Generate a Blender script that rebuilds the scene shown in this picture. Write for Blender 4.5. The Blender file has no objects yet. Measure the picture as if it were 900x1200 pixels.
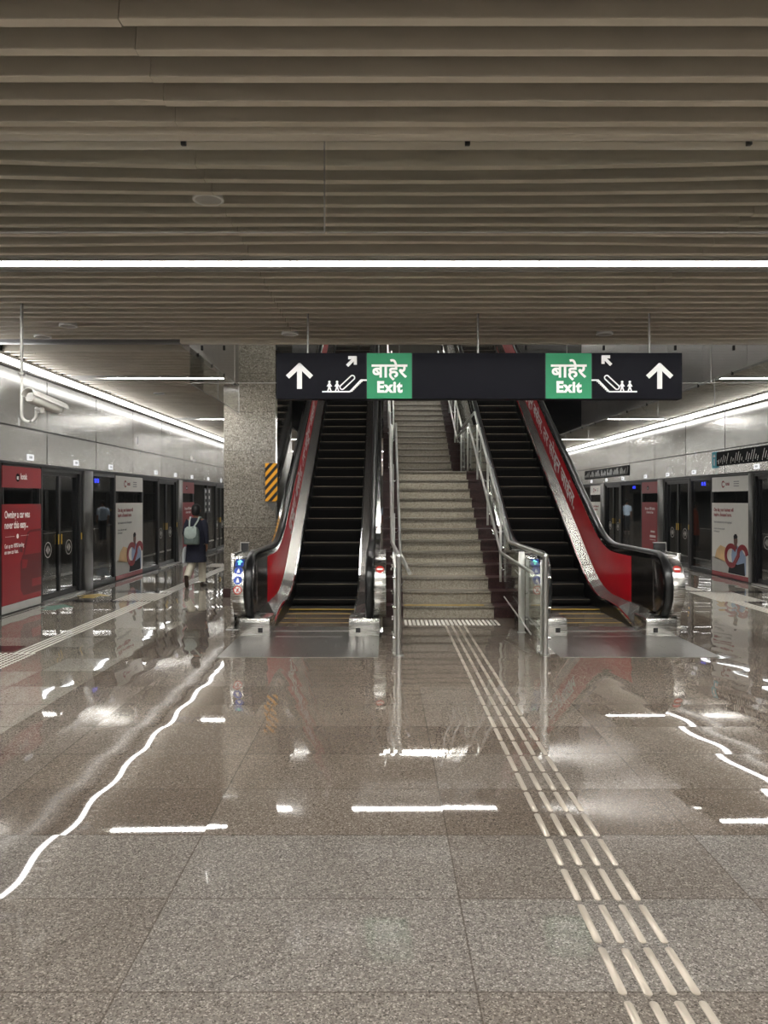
import bpy, math, random
from mathutils import Vector, Matrix
random.seed(7)
S = bpy.context.scene
COL = S.collection
PI = math.pi
H = 1.64                     # eye height

# ------------------------------------------------------------------ materials
def nn(nt, t, **kw):
    n = nt.nodes.new(t)
    for k, v in kw.items(): setattr(n, k, v)
    return n
def new_mat(name):
    m = bpy.data.materials.new(name); m.use_nodes = True
    nt = m.node_tree; nt.nodes.clear()
    out = nn(nt, 'ShaderNodeOutputMaterial')
    return m, nt, out
def srgb(r, g, b):
    f = lambda c: (c/255/12.92) if c/255 <= .04045 else ((c/255+.055)/1.055)**2.4
    return (f(r), f(g), f(b), 1)
def math_(nt, op, a, b=None, c=None):
    n = nn(nt, 'ShaderNodeMath', operation=op)
    for i, v in enumerate((a, b, c)):
        if v is None: continue
        if isinstance(v, (int, float)): n.inputs[i].default_value = v
        else: nt.links.new(v, n.inputs[i])
    return n.outputs[0]
def mixc(nt, fac, a, b, mode='MIX'):
    n = nn(nt, 'ShaderNodeMix', data_type='RGBA', blend_type=mode)
    for i, v in ((0, fac), (6, a), (7, b)):
        if isinstance(v, (int, float)): n.inputs[i].default_value = v
        elif isinstance(v, tuple): n.inputs[i].default_value = v
        else: nt.links.new(v, n.inputs[i])
    return n.outputs[2]
def ramp(nt, fac, stops):
    n = nn(nt, 'ShaderNodeValToRGB')
    e = n.color_ramp.elements
    while len(e) < len(stops): e.new(.5)
    for el, (p, c) in zip(e, stops): el.position = p; el.color = c
    nt.links.new(fac, n.inputs[0]); return n.outputs[0]
def pos(nt): return nn(nt, 'ShaderNodeNewGeometry').outputs['Position']
def noise(nt, vec, scale, detail=2, rough=.5):
    n = nn(nt, 'ShaderNodeTexNoise'); n.inputs['Scale'].default_value = scale
    n.inputs['Detail'].default_value = detail; n.inputs['Roughness'].default_value = rough
    nt.links.new(vec, n.inputs['Vector']); return n.outputs[0]
def scalev(nt, vec, s):
    n = nn(nt, 'ShaderNodeVectorMath', operation='MULTIPLY'); nt.links.new(vec, n.inputs[0]); n.inputs[1].default_value = s
    return n.outputs[0]
def principled(nt, out, color=None, rough=.5, metal=0, ior=1.5, normal=None, spec=None):
    p = nn(nt, 'ShaderNodeBsdfPrincipled')
    for key, v in (('Base Color', color), ('Roughness', rough), ('Metallic', metal), ('IOR', ior), ('Normal', normal), ('Specular IOR Level', spec)):
        if v is None: continue
        if isinstance(v, (int, float, tuple)): p.inputs[key].default_value = v
        else: nt.links.new(v, p.inputs[key])
    nt.links.new(p.outputs[0], out.inputs[0]); return p
def plain(name, c, rough=.5, metal=0, var=.06, vscale=6, spec=None):
    m, nt, out = new_mat(name)
    n = noise(nt, pos(nt), vscale, 3)
    d = tuple(x*(1-var) for x in c[:3])+(1,); l = tuple(min(1, x*(1+var)) for x in c[:3])+(1,)
    principled(nt, out, ramp(nt, n, [(.3, d), (.7, l)]), rough, metal, spec=spec); return m
def emit(name, c, s):
    m, nt, out = new_mat(name); e = nn(nt, 'ShaderNodeEmission')
    e.inputs[0].default_value = c; e.inputs[1].default_value = s; nt.links.new(e.outputs[0], out.inputs[0]); return m
def brushed(name, c, rough, stretch=(1, 1, 60), amp=.12, wav=0):
    m, nt, out = new_mat(name)
    P = pos(nt)
    n = noise(nt, scalev(nt, P, stretch), 4, 3)
    n2 = noise(nt, P, 1.3, 2)
    r = math_(nt, 'ADD', math_(nt, 'MULTIPLY', n, amp), rough-amp/2)
    col = ramp(nt, n2, [(.3, tuple(x*.88 for x in c[:3])+(1,)), (.7, c)])
    normal = None
    if wav:
        b = nn(nt, 'ShaderNodeBump'); b.inputs['Strength'].default_value = 1; b.inputs['Distance'].default_value = wav
        nt.links.new(noise(nt, P, 1.1, 1), b.inputs['Height']); normal = b.outputs[0]
    principled(nt, out, col, r, 1, normal=normal); return m
def glass(name, tint, refl=1.0, rough=.0, ior=1.5):
    m, nt, out = new_mat(name)
    t = nn(nt, 'ShaderNodeBsdfTransparent'); t.inputs[0].default_value = tint
    g = nn(nt, 'ShaderNodeBsdfGlossy'); g.inputs['Roughness'].default_value = rough; g.inputs[0].default_value = (refl, refl, refl, 1)
    ge = nn(nt, 'ShaderNodeNewGeometry'); dt = nn(nt, 'ShaderNodeVectorMath', operation='DOT_PRODUCT')
    nt.links.new(ge.outputs['Incoming'], dt.inputs[0]); nt.links.new(ge.outputs['Normal'], dt.inputs[1])
    k = math_(nt, 'POWER', math_(nt, 'SUBTRACT', 1, math_(nt, 'ABSOLUTE', dt.outputs['Value'])), 5)
    r0 = ((ior-1)/(ior+1))**2
    fr = math_(nt, 'ADD', math_(nt, 'MULTIPLY', k, 1-r0), r0)
    mx = nn(nt, 'ShaderNodeMixShader'); nt.links.new(fr, mx.inputs[0]); nt.links.new(t.outputs[0], mx.inputs[1]); nt.links.new(g.outputs[0], mx.inputs[2])
    nt.links.new(mx.outputs[0], out.inputs[0]); return m
def speckle(nt, P, base, dark, light, scale=170):
    v = nn(nt, 'ShaderNodeTexVoronoi'); v.inputs['Scale'].default_value = scale*1.05; nt.links.new(P, v.inputs['Vector'])
    sc = nn(nt, 'ShaderNodeSeparateColor'); nt.links.new(v.outputs['Color'], sc.inputs[0])
    c1 = ramp(nt, sc.outputs[0], [(.0, dark), (.22, tuple(a*.6+b*.4 for a, b in zip(base, dark))), (.4, base), (.75, base), (1, light)])
    b = noise(nt, P, scale*.3, 3, .65)
    c2 = ramp(nt, b, [(.36, (.70, .68, .66, 1)), (.52, (1, 1, 1, 1)), (.72, (1.0, 1.0, 1.0, 1))])
    return mixc(nt, .75, c1, c2, 'MULTIPLY')
def granite(name, base, dark, light, rough=.25, scale=150, spec=None):
    m, nt, out = new_mat(name)
    principled(nt, out, speckle(nt, pos(nt), base, dark, light, scale), rough, spec=spec); return m

def floor_mat():
    m, nt, out = new_mat('polished_granite_floor')
    P = pos(nt); s = nn(nt, 'ShaderNodeSeparateXYZ'); nt.links.new(P, s.inputs[0])
    fx = math_(nt, 'DIVIDE', math_(nt, 'ADD', s.outputs[0], 60.89), 1.2)
    fy = math_(nt, 'DIVIDE', math_(nt, 'ADD', s.outputs[1], 59.84), .6)
    ux, uy = math_(nt, 'FRACT', fx), math_(nt, 'FRACT', fy)
    ix, iy = math_(nt, 'FLOOR', fx), math_(nt, 'FLOOR', fy)
    cid = nn(nt, 'ShaderNodeCombineXYZ'); nt.links.new(ix, cid.inputs[0]); nt.links.new(iy, cid.inputs[1])
    wn = nn(nt, 'ShaderNodeTexWhiteNoise'); nt.links.new(cid.outputs[0], wn.inputs['Vector'])
    sc = nn(nt, 'ShaderNodeSeparateColor'); nt.links.new(wn.outputs['Color'], sc.inputs[0])
    r1, r2, r3 = sc.outputs
    # platform-edge zones are laid in a paler stone
    zone = math_(nt, 'MAXIMUM', math_(nt, 'LESS_THAN', s.outputs[0], -2.69), math_(nt, 'GREATER_THAN', s.outputs[0], 4.51))
    warm = speckle(nt, P, srgb(119, 110, 101), srgb(82, 74, 67), srgb(163, 154, 144))
    grey = speckle(nt, P, srgb(128, 122, 116), srgb(84, 80, 76), srgb(174, 168, 161))      # another batch of slabs
    warm = mixc(nt, math_(nt, 'LESS_THAN', s.outputs[1], 3.76), warm, grey)
    pale = speckle(nt, P, srgb(150, 145, 135), srgb(108, 102, 93), srgb(188, 182, 172))
    c = mixc(nt, zone, warm, pale)
    tint = ramp(nt, r1, [(0, (.74, .70, .67, 1)), (.5, (.88, .85, .82, 1)), (.9, (1, 1, 1, 1))])
    c = mixc(nt, 1, c, tint, 'MULTIPLY')
    blot = ramp(nt, noise(nt, P, 1.6, 4, .6), [(.3, (.88, .87, .86, 1)), (.65, (1, 1, 1, 1))])
    c = mixc(nt, 1, c, blot, 'MULTIPLY')
    jx = math_(nt, 'LESS_THAN', math_(nt, 'MINIMUM', ux, math_(nt, 'SUBTRACT', 1, ux)), .0030)
    jy = math_(nt, 'LESS_THAN', math_(nt, 'MINIMUM', uy, math_(nt, 'SUBTRACT', 1, uy)), .0062)
    joint = math_(nt, 'MAXIMUM', jx, jy)
    c = mixc(nt, math_(nt, 'MULTIPLY', joint, .62), c, srgb(70, 62, 55))
    # each slab sits a hair out of level and is slightly domed
    sy = math_(nt, 'SINE', math_(nt, 'MULTIPLY', math_(nt, 'SUBTRACT', uy, .5), 2*PI*.8))
    nx = math_(nt, 'ADD', math_(nt, 'MULTIPLY', sy, .0062), math_(nt, 'MULTIPLY', math_(nt, 'SUBTRACT', r2, .5), .005))
    ny = math_(nt, 'ADD', math_(nt, 'MULTIPLY', math_(nt, 'SUBTRACT', uy, .5), .004), math_(nt, 'MULTIPLY', math_(nt, 'SUBTRACT', r3, .5), .005))
    lf = noise(nt, P, 3.0, 1)
    nx = math_(nt, 'ADD', nx, math_(nt, 'MULTIPLY', math_(nt, 'SUBTRACT', lf, .5), .006))
    cv = nn(nt, 'ShaderNodeCombineXYZ'); nt.links.new(nx, cv.inputs[0]); nt.links.new(ny, cv.inputs[1]); cv.inputs[2].default_value = 1
    nv = nn(nt, 'ShaderNodeVectorMath', operation='NORMALIZE'); nt.links.new(cv.outputs[0], nv.inputs[0])
    rough = math_(nt, 'ADD', math_(nt, 'MULTIPLY', noise(nt, P, 60, 2), .02), .012)
    principled(nt, out, c, rough, ior=1.52, normal=nv.outputs[0]); return m

def panel_steel(name, y0, step, zlines):
    """satin steel cladding sheets with their joints"""
    m, nt, out = new_mat(name)
    P = pos(nt); s = nn(nt, 'ShaderNodeSeparateXYZ'); nt.links.new(P, s.inputs[0])
    f = math_(nt, 'DIVIDE', math_(nt, 'ADD', s.outputs[1], 60*step-y0), step)
    u = math_(nt, 'FRACT', f)
    j = math_(nt, 'LESS_THAN', math_(nt, 'MINIMUM', u, math_(nt, 'SUBTRACT', 1, u)), .007)
    for z in zlines:
        j = math_(nt, 'MAXIMUM', j, math_(nt, 'LESS_THAN', math_(nt, 'ABSOLUTE', math_(nt, 'SUBTRACT', s.outputs[2], z)), .012))
    wn = nn(nt, 'ShaderNodeTexWhiteNoise', noise_dimensions='1D'); nt.links.new(math_(nt, 'FLOOR', f), wn.inputs['W'])
    base = ramp(nt, wn.outputs[0], [(0, (.50, .49, .465, 1)), (1, (.60, .59, .565, 1))])
    c = mixc(nt, j, base, (.05, .05, .05, 1))
    b = nn(nt, 'ShaderNodeBump'); b.inputs['Strength'].default_value = 1; b.inputs['Distance'].default_value = .004
    nt.links.new(noise(nt, scalev(nt, P, (1, 1, 1)), 1.2, 1), b.inputs['Height'])
    r = math_(nt, 'ADD', math_(nt, 'MULTIPLY', noise(nt, scalev(nt, P, (1, 1, 1)), 2, 1), .1), .2)
    principled(nt, out, c, r, 1, normal=b.outputs[0]); return m

def hazard_mat():
    m, nt, out = new_mat('hazard_stripes')
    P = pos(nt); s = nn(nt, 'ShaderNodeSeparateXYZ'); nt.links.new(P, s.inputs[0])
    f = math_(nt, 'FRACT', math_(nt, 'MULTIPLY', math_(nt, 'SUBTRACT', s.outputs[2], math_(nt, 'MULTIPLY', s.outputs[0], 1.15)), 6.6))
    c = mixc(nt, math_(nt, 'GREATER_THAN', f, .5), srgb(18, 16, 14), srgb(228, 160, 30))
    principled(nt, out, c, .45); return m

def column_mat():
    m, nt, out = new_mat('column_granite')
    P = pos(nt); s = nn(nt, 'ShaderNodeSeparateXYZ'); nt.links.new(P, s.inputs[0])
    f = math_(nt, 'DIVIDE', math_(nt, 'ADD', s.outputs[2], 7.28), .65)
    u = math_(nt, 'FRACT', f)
    j = math_(nt, 'LESS_THAN', u, .012)
    wn = nn(nt, 'ShaderNodeTexWhiteNoise', noise_dimensions='1D'); nt.links.new(math_(nt, 'FLOOR', f), wn.inputs['W'])
    c = speckle(nt, P, srgb(138, 133, 123), srgb(84, 77, 70), srgb(178, 172, 162), 75)
    c = mixc(nt, 1, c, ramp(nt, wn.outputs[0], [(0, (.78, .76, .74, 1)), (1, (1, 1, 1, 1))]), 'MULTIPLY')
    c = mixc(nt, j, c, srgb(90, 84, 78))
    principled(nt, out, c, .14, normal=None); return m

M = dict(
    floor=floor_mat(),
    slat=plain('taupe_painted_metal', srgb(214, 206, 191), .5, 0, .05, 3),
    plenum=plain('dark_plenum', srgb(40, 37, 33), .9),
    concrete=plain('grey_concrete', srgb(95, 92, 88), .8, 0, .1, 2),
    tunnel=plain('tunnel_grey', srgb(104, 104, 102), .8),
    steel=brushed('brushed_steel', (.62, .61, .58, 1), .26, (1, 1, 40)),
    decksteel=plain('deck_steel', srgb(124, 122, 119), .27, .9, .03, 1),
    poststeel=brushed('post_steel', (.13, .13, .125, 1), .3, (1, 30, 1), .06),
    rail=brushed('satin_tube_steel', (.60, .60, .57, 1), .30, (30, 1, 1)),
    mirror=brushed('polished_steel', (.78, .78, .77, 1), .10, (40, 1, 1), .06),
    darksteel=brushed('smoked_steel', (.27, .25, .24, 1), .2, (1, 40, 1), .1, .002),
    wallsteel_l=panel_steel('cladding_steel_left', 12.26, 2.1, (2.72,)),
    wallsteel_r=panel_steel('cladding_steel_right', 12.0, 2.1, (2.72,)),
    fascia=brushed('void_fascia_steel', (.52, .50, .49, 1), .34, (1, 1, 3), .1, .012),
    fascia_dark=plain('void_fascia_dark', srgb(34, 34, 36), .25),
    alu=plain('aluminium_trim', srgb(176, 174, 170), .35, .8),
    black=plain('black_metal', srgb(20, 20, 21), .4),
    rubber=plain('black_rubber', srgb(14, 14, 15), .3),
    step=plain('escalator_step_black', srgb(7, 7, 7), .6, spec=.2),
    stepedge=plain('step_edge_worn_metal', srgb(112, 104, 90), .35, .7),
    yellow=plain('yellow_marking', srgb(196, 160, 60), .5),
    skirt=plain('black_skirt', srgb(16, 16, 17), .3),
    red=plain('red_film', srgb(178, 16, 32), .4, 0, .04, spec=.25),
    redposter=plain('red_poster', srgb(136, 15, 28), .35, 0, .03),
    redprint=plain('dark_red_print', srgb(92, 10, 20), .35, 0, .03),
    white=plain('white_print', srgb(240, 240, 238), .4, 0, .01),
    paper=plain('white_poster', srgb(222, 220, 214), .35, 0, .02),
    greyprint=plain('grey_print', srgb(120, 120, 122), .4, 0, .02),
    palegrey=plain('pale_grey_print', srgb(178, 176, 172), .4, 0, .05),
    skin_print=plain('brown_print', srgb(96, 62, 46), .5),
    blue_print=plain('pale_blue_print', srgb(140, 160, 190), .5),
    orange_print=plain('orange_print', srgb(216, 182, 134), .5, 0, .2, 3),
    board=plain('route_board_black', srgb(20, 20, 24), .5, 0, .03, spec=.05),
    sign=plain('charcoal_sign', srgb(28, 28, 33), .5, 0, .03, spec=.04),
    green=plain('green_sign', srgb(58, 138, 100), .5, 0, .03, spec=.1),
    teal=plain('teal_sign', srgb(60, 170, 190), .4, 0, .03),
    stair=granite('stair_granite', srgb(168, 160, 144), srgb(122, 114, 102), srgb(196, 188, 172), .35, 110),
    tread=granite('stair_tread_granite', srgb(122, 115, 104), srgb(84, 78, 70), srgb(156, 148, 136), .3, 110),
    maroon=granite('maroon_granite', srgb(58, 34, 34), srgb(36, 22, 22), srgb(84, 56, 52), .3, 110),
    column=column_mat(), hazard=hazard_mat(),
    darkstone=granite('dark_granite', srgb(46, 42, 42), srgb(28, 26, 26), srgb(74, 68, 66), .12, 120),
    clear=glass('clear_glass', (.95, .96, .955, 1), .9),
    railglass=glass('green_tinged_glass', (.88, .92, .89, 1), .9),
    psd=glass('smoked_platform_glass', (.74, .75, .75, 1), 1.0, 0, 1.85),
    tactile=plain('tactile_white', srgb(216, 212, 204), .4, 0, .04),
    tsteel=plain('guide_bar_steel', srgb(168, 158, 144), .38, .5, .03),
    plate=brushed('landing_plate_steel', (.40, .39, .37, 1), .30, (60, 1, 1), .15),
    lamp=emit('lamp_diffuser', (1, .99, .955, 1), 78),
    walllamp=emit('wall_lamp_diffuser', (1, .99, .97, 1), 10),
    wallwash=emit('wall_wash_diffuser', (1, .99, .97, 1), 3.5),
    upperlamp=emit('upper_lamp', (1, .97, .91, 1), 75),
    voidfill=emit('void_fill', (1, .97, .90, 1), 95),
    tunnelfill=emit('tunnel_fill', (.95, .97, 1, 1), 26),
    comb_led=emit('comb_light', (.85, .92, 1, 1), 14),
    bluelight=emit('blue_display', (.03, .05, 1, 1), 3.5),
    platelit=emit('lit_number_plate', (1, 1, 1, 1), .75),
    go_green=emit('green_arrow_lamp', (.25, 1, .75, 1), 1.6),
    sticker_blue=plain('blue_sticker', srgb(52, 82, 176), .4),
    sticker_red=plain('red_sticker', srgb(196, 50, 40), .4),
    navy=plain('navy_cloth', srgb(30, 32, 48), .85, 0, .15, 20),
    cream=plain('cream_cloth', srgb(216, 208, 190), .85, 0, .05, 10),
    bagcloth=plain('grey_green_cloth', srgb(96, 108, 104), .8, 0, .1, 20),
    bagpale=plain('pale_grey_cloth', srgb(160, 172, 166), .7, 0, .1, 20),
    shirt=plain('pale_blue_shirt', srgb(178, 196, 214), .85),
    rust=plain('rust_cloth', srgb(150, 66, 40), .85),
    trousers=plain('black_trousers', srgb(24, 25, 30), .85),
    shoe=plain('brown_leather', srgb(58, 42, 32), .5),
    hair=plain('black_hair', srgb(16, 14, 14), .6),
    skin=plain('skin', srgb(132, 92, 70), .55),
    cctv=plain('ivory_plastic', srgb(206, 204, 198), .4, 0, .02),
    galv=plain('galvanised_pipe', srgb(150, 148, 144), .4, .5),
    whitebag=plain('white_plastic_bag', srgb(205, 208, 210), .4),
)

# ------------------------------------------------------------------ mesh helpers
class MB:
    def __init__(s): s.v = []; s.f = []; s.mi = []
    def add(s, vs, fs, mi=0):
        b = len(s.v); s.v += [tuple(p) for p in vs]
        for f in fs: s.f.append(tuple(b+i for i in f)); s.mi.append(mi)
        return s
    def box(s, x0, x1, y0, y1, z0, z1, mi=0):
        vs = [(x, y, z) for z in (z0, z1) for y in (y0, y1) for x in (x0, x1)]
        return s.add(vs, [(0, 2, 3, 1), (4, 5, 7, 6), (0, 1, 5, 4), (2, 6, 7, 3), (0, 4, 6, 2), (1, 3, 7, 5)], mi)
    def rings(s, R, closed=True, caps=True, mi=0, loop=False):
        n = len(R[0]); vs = [p for r in R for p in r]; fs = []
        m = len(R)
        for i in range(m if loop else m-1):
            a, b = i*n, ((i+1) % m)*n
            for k in range(n if closed else n-1):
                k2 = (k+1) % n; fs.append((a+k, a+k2, b+k2, b+k))
        if caps and not loop: fs += [tuple(range(n-1, -1, -1)), tuple((m-1)*n+k for k in range(n))]
        return s.add(vs, fs, mi)
    def tube(s, pts, r, n=12, mi=0, caps=True):
        P = [Vector(p) for p in pts]; R = []; up = Vector((0, 0, 1))
        for i, p in enumerate(P):
            t = (P[min(i+1, len(P)-1)]-P[max(i-1, 0)]).normalized()
            ref = Vector((1, 0, 0)) if abs(t.x) < .9 else up
            a = t.cross(ref).normalized(); b = t.cross(a)
            rr = r[i] if isinstance(r, (list, tuple)) else r
            if 0 < i < len(P)-1:
                t1 = (P[i]-P[i-1]).normalized(); t2 = (P[i+1]-P[i]).normalized()
                c = max(.5, math.cos(t1.angle(t2)/2)) if t1.length and t2.length else 1
            R.append([p+(a*math.cos(2*PI*k/n)+b*math.sin(2*PI*k/n))*rr for k in range(n)])
        return s.rings(R, True, caps, mi)
    def prism(s, poly, axis, a0, a1, mi=0):
        """poly in the two other axes (order x,y,z without axis) pushed from a0 to a1"""
        def P(q, a):
            if axis == 'x': return (a, q[0], q[1])
            if axis == 'y': return (q[0], a, q[1])
            return (q[0], q[1], a)
        return s.rings([[P(q, a0) for q in poly], [P(q, a1) for q in poly]], True, True, mi)
    def build(s, name, mats, parent=None, bevel=0, seg=2, smooth=False, angle=40):
        if not isinstance(mats, (list, tuple)): mats = [mats]
        off = Vector((0, 0, 0)); p = parent
        while p is not None: off += p.location; p = p.parent
        me = bpy.data.meshes.new(name)
        me.from_pydata([tuple(Vector(v)-off) for v in s.v], [], s.f)
        for m in mats: me.materials.append(m)
        me.polygons.foreach_set('material_index', s.mi)
        import bmesh
        bm = bmesh.new(); bm.from_mesh(me); bmesh.ops.recalc_face_normals(bm, faces=bm.faces)
        if bevel:
            es = [e for e in bm.edges if len(e.link_faces) == 2 and e.calc_face_angle(0) > .6]
            bmesh.ops.bevel(bm, geom=es, offset=bevel, segments=seg, affect='EDGES', profile=.5, clamp_overlap=True)
        bm.to_mesh(me); bm.free()
        if smooth or bevel:
            me.polygons.foreach_set('use_smooth', [True]*len(me.polygons))
            me.set_sharp_from_angle(angle=math.radians(angle))
        me.update()
        o = bpy.data.objects.new(name, me); COL.objects.link(o)
        if parent: o.parent = parent
        return o
def tag(o, label=None, cat=None, group=None, kind=None):
    if label: o['label'] = label
    if cat: o['category'] = cat
    if group: o['group'] = group
    if kind: o['kind'] = kind
    return o
def thing(name, label, cat, loc=(0, 0, 0), group=None, kind=None):
    o = bpy.data.objects.new(name, None); COL.objects.link(o); o.location = loc; o.empty_display_size = .1
    return tag(o, label, cat, group, kind)
def struct(name, mb, m, **kw): return tag(mb.build(name, m, **kw), kind='structure')
def structe(name): return thing(name, None, None, kind='structure')
def dup(root, loc, label=None):
    r = root.copy(); COL.objects.link(r); r.location = loc
    if label: r['label'] = label
    for ch in root.children:
        c = ch.copy(); COL.objects.link(c); c.parent = r
        for g in ch.children:
            d = g.copy(); COL.objects.link(d); d.parent = c
    return r

class Fr:
    """a drawing board: origin, right, up; out points to the reader"""
    def __init__(s, o, r, u):
        s.o = Vector(o); s.r = Vector(r).normalized(); s.u = Vector(u).normalized(); s.n = s.r.cross(s.u).normalized()
    def p(s, a, b, d=0): return s.o+s.r*a+s.u*b+s.n*d
    def poly(s, mb, pts, d0, d1, mi=0):
        mb.rings([[s.p(a, b, d0) for a, b in pts], [s.p(a, b, d1) for a, b in pts]], True, True, mi); return mb
    def rect(s, mb, a0, a1, b0, b1, d0, d1, mi=0): return s.poly(mb, [(a0, b0), (a1, b0), (a1, b1), (a0, b1)], d0, d1, mi)
    def line(s, mb, pts, w, d0, d1, mi=0):
        for qi, ((a, b), (c, e)) in enumerate(zip(pts[:-1], pts[1:])):
            l = math.hypot(c-a, e-b); px, py = -(e-b)/l*w/2, (c-a)/l*w/2; ex, ey = (c-a)/l*w*.3, (e-b)/l*w*.3
            s.poly(mb, [(a-ex+px, b-ey+py), (a-ex-px, b-ey-py), (c+ex-px, e+ey-py), (c+ex+px, e+ey+py)], d0, d1+.00025*qi, mi)
        return mb
    def disc(s, mb, a, b, r, d0, d1, mi=0, n=20, ry=None):
        return s.poly(mb, [(a+r*math.cos(2*PI*k/n), b+(ry or r)*math.sin(2*PI*k/n)) for k in range(n)], d0, d1, mi)
    def text(s, name, body, a, b, size, m, parent, d=.003, align='LEFT', bold=0, wscale=1, shear=0, spacing=1.0):
        c = bpy.data.curves.new(name, 'FONT'); c.body = body; c.size = size; c.align_x = align
        c.offset = bold; c.space_character = spacing; c.extrude = .0006; c.resolution_u = 3; c.shear = shear
        t = bpy.data.objects.new(name, c); COL.objects.link(t)
        bpy.context.view_layer.update()
        me = bpy.data.meshes.new_from_object(t.evaluated_get(bpy.context.evaluated_depsgraph_get()))
        COL.objects.unlink(t); bpy.data.objects.remove(t)
        off = Vector((0, 0, 0)); p = parent
        while p is not None: off += p.location; p = p.parent
        for v in me.vertices: v.co = s.p(a+v.co.x*wscale, b+v.co.y, d+v.co.z)-off
        me.materials.clear(); me.materials.append(m)
        o = bpy.data.objects.new(name, me); COL.objects.link(o); o.parent = parent
        return o

# ------------------------------------------------------------------ dimensions
ZC = 3.59; PITCH = .2115
WL, WR = -5.38, 7.19
CL, CR = -5.02, 6.86            # slat ends beside the wall lights
VX0, VX1, VY0, VY1 = -2.45, 5.24, 9.54, 25.5     # stair void in the ceiling
YEND, YBACK = 62.0, -14.0
UPZ = 6.2

# ------------------------------------------------------------------ floor, walls, ceiling
struct('floor', MB().box(WL, WR, YBACK, YEND, -.2, 0), M['floor'])
def slat(mb, x0, x1, y, zf):
    seam = -1.08
    xs = [x0]; k = math.ceil((x0-seam)/3.6)
    while seam+3.6*k < x1-.05:
        if seam+3.6*k > x0+.05: xs.append(seam+3.6*k)
        k += 1
    xs.append(x1)
    for i, (a, b) in enumerate(zip(xs[:-1], xs[1:])):
        jz = random.uniform(-.004, .004); a += .004 if i else 0
        n = max(1, int((b-a)/.6)); R = []
        for q in range(n+1):
            x = a+(b-a)*q/n; z = ZC+zf(x)+jz
            R.append([(x, y-.004, z+.125), (x, y-.026, z+.006), (x, y-.025, z), (x, y+.025, z), (x, y+.026, z+.006), (x, y+.004, z+.125)])
        mb.rings(R)
LIGHT_Y = [-12.3, -9.2, -6.15, -3.0, 0.1, 6.33, 12.3, 18.5, 24.7, 30.9, 37.1, 43.3, 49.5, 55.7]
def near_light(y): return any(-.21 < y-l < .27 for l in LIGHT_Y)
mb = MB(); k = -78
while True:
    y = 3.14+PITCH*k; k += 1
    if y > YEND-.3: break
    if y < YBACK+.2 or near_light(y): continue
    if 4.06 < y < 4.30: continue                     # channel of the glass curtain
    if 9.40 < y < 9.95: spans = []
    elif y < 9.5 or y > VY1+.2: spans = [(CL, CR)]
    else: spans = [(CL, VX0-.03), (VX1+.03, CR)]
    def zf(x, y=y):
        if 4.25 < y < 6.0:
            t = (y-4.3)/1.7; m = max(0, 1-((x-.1)/2.6)**2)
            return (-.052*(1-t)+.03*t)*m if t < 1 else 0
        return 0
    for a, b in spans: slat(mb, a, b, y, zf)
struct('ceiling', mb, M['slat'])
mb = MB()
mb.box(WL, WR, YBACK, VY0, 3.98, 4.1); mb.box(WL, VX0-.06, VY0, YEND, 3.98, 4.1); mb.box(VX1+.06, WR, VY0, YEND, 3.98, 4.1)
mb.box(VX0-.06, VX1+.06, VY1+.15, YEND, 3.98, 4.1)
struct('ceiling_slab', mb, M['plenum'])
# cross channels: at the glass curtain, at the edge of the stair void
mb = MB(); mb.box(CL, CR, 4.07, 4.15, ZC-.012, 3.75); mb.box(CL, CR, 4.19, 4.29, ZC+.004, 3.75); mb.box(CL, CR, 4.15, 4.19, ZC+.05, 3.75)
struct('trim_1', mb, M['slat'], bevel=.004)
mb = MB(); mb.box(VX0-.06, VX1+.06, 9.44, 9.54, ZC-.02, 3.8)
struct('trim_2', mb, M['slat'], bevel=.004)
mb = MB(); mb.box(CL, VX0-.08, 9.60, 9.74, ZC+.02, 3.8); mb.box(VX1+.08, CR, 9.60, 9.74, ZC+.02, 3.8)
struct('trim_3', mb, M['greyprint'], bevel=.004)
# walls over the platform doors
for side, xw, d, m in (('left', WL, -1, 'wallsteel_l'), ('right', WR, 1, 'wallsteel_r')):
    mb = MB(); mb.box(min(xw, xw+d*.3), max(xw, xw+d*.3), YBACK, YEND, 2.17, 3.98)
    struct('wall_'+side, mb, M[m])
mb = MB(); mb.box(WL-.3, WR+.3, YBACK-.2, YBACK, -.2, 4.1); struct('wall_back', mb, M['concrete'])
mb = MB(); mb.box(WL-.3, WR+.3, YEND, YEND+.2, -.2, 4.1); struct('wall_front', mb, M['concrete'])
# track tunnels behind the glass
for side, xw, d in (('left', WL, -1), ('right', WR, 1)):
    a, b = sorted((xw+d*3.6, xw+d*3.8)); struct('wall_tunnel_'+side, MB().box(a, b, YBACK, YEND, -1.2, 4.1), M['tunnel'])
    a, b = sorted((xw+d*.3, xw+d*3.6)); struct('floor_tunnel_'+side, MB().box(a, b, YBACK, YEND, -1.3, -1.2), M['tunnel']); struct('ceiling_tunnel_'+side, MB().box(a, b, YBACK, YEND, 4.0, 4.1), M['tunnel'])
for side, xw, d in (('left', WL, -1), ('right', WR, 1)):
    for y0 in (-2, 8, 18, 28, 38):  # unseen strips added in the tunnels so the door glass reads less black
        t = thing('wall_light', 'added strip light brightening the dark tunnel wall behind the '+side+' platform glass', 'wall light', (xw+d*3.5, y0+4, 2.5), 'added fill lights in the tunnel behind the '+side+' glass')
        a, b = sorted((xw+d*3.594, xw+d*3.54)); MB().box(a, b, y0, y0+8, 3.52, 3.60).build('housing', M['black'], t)
        a, b = sorted((xw+d*3.58, xw+d*3.52)); MB().box(a, b, y0+.05, y0+7.95, 3.49, 3.52).build('diffuser', M['tunnelfill'], t)
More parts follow.
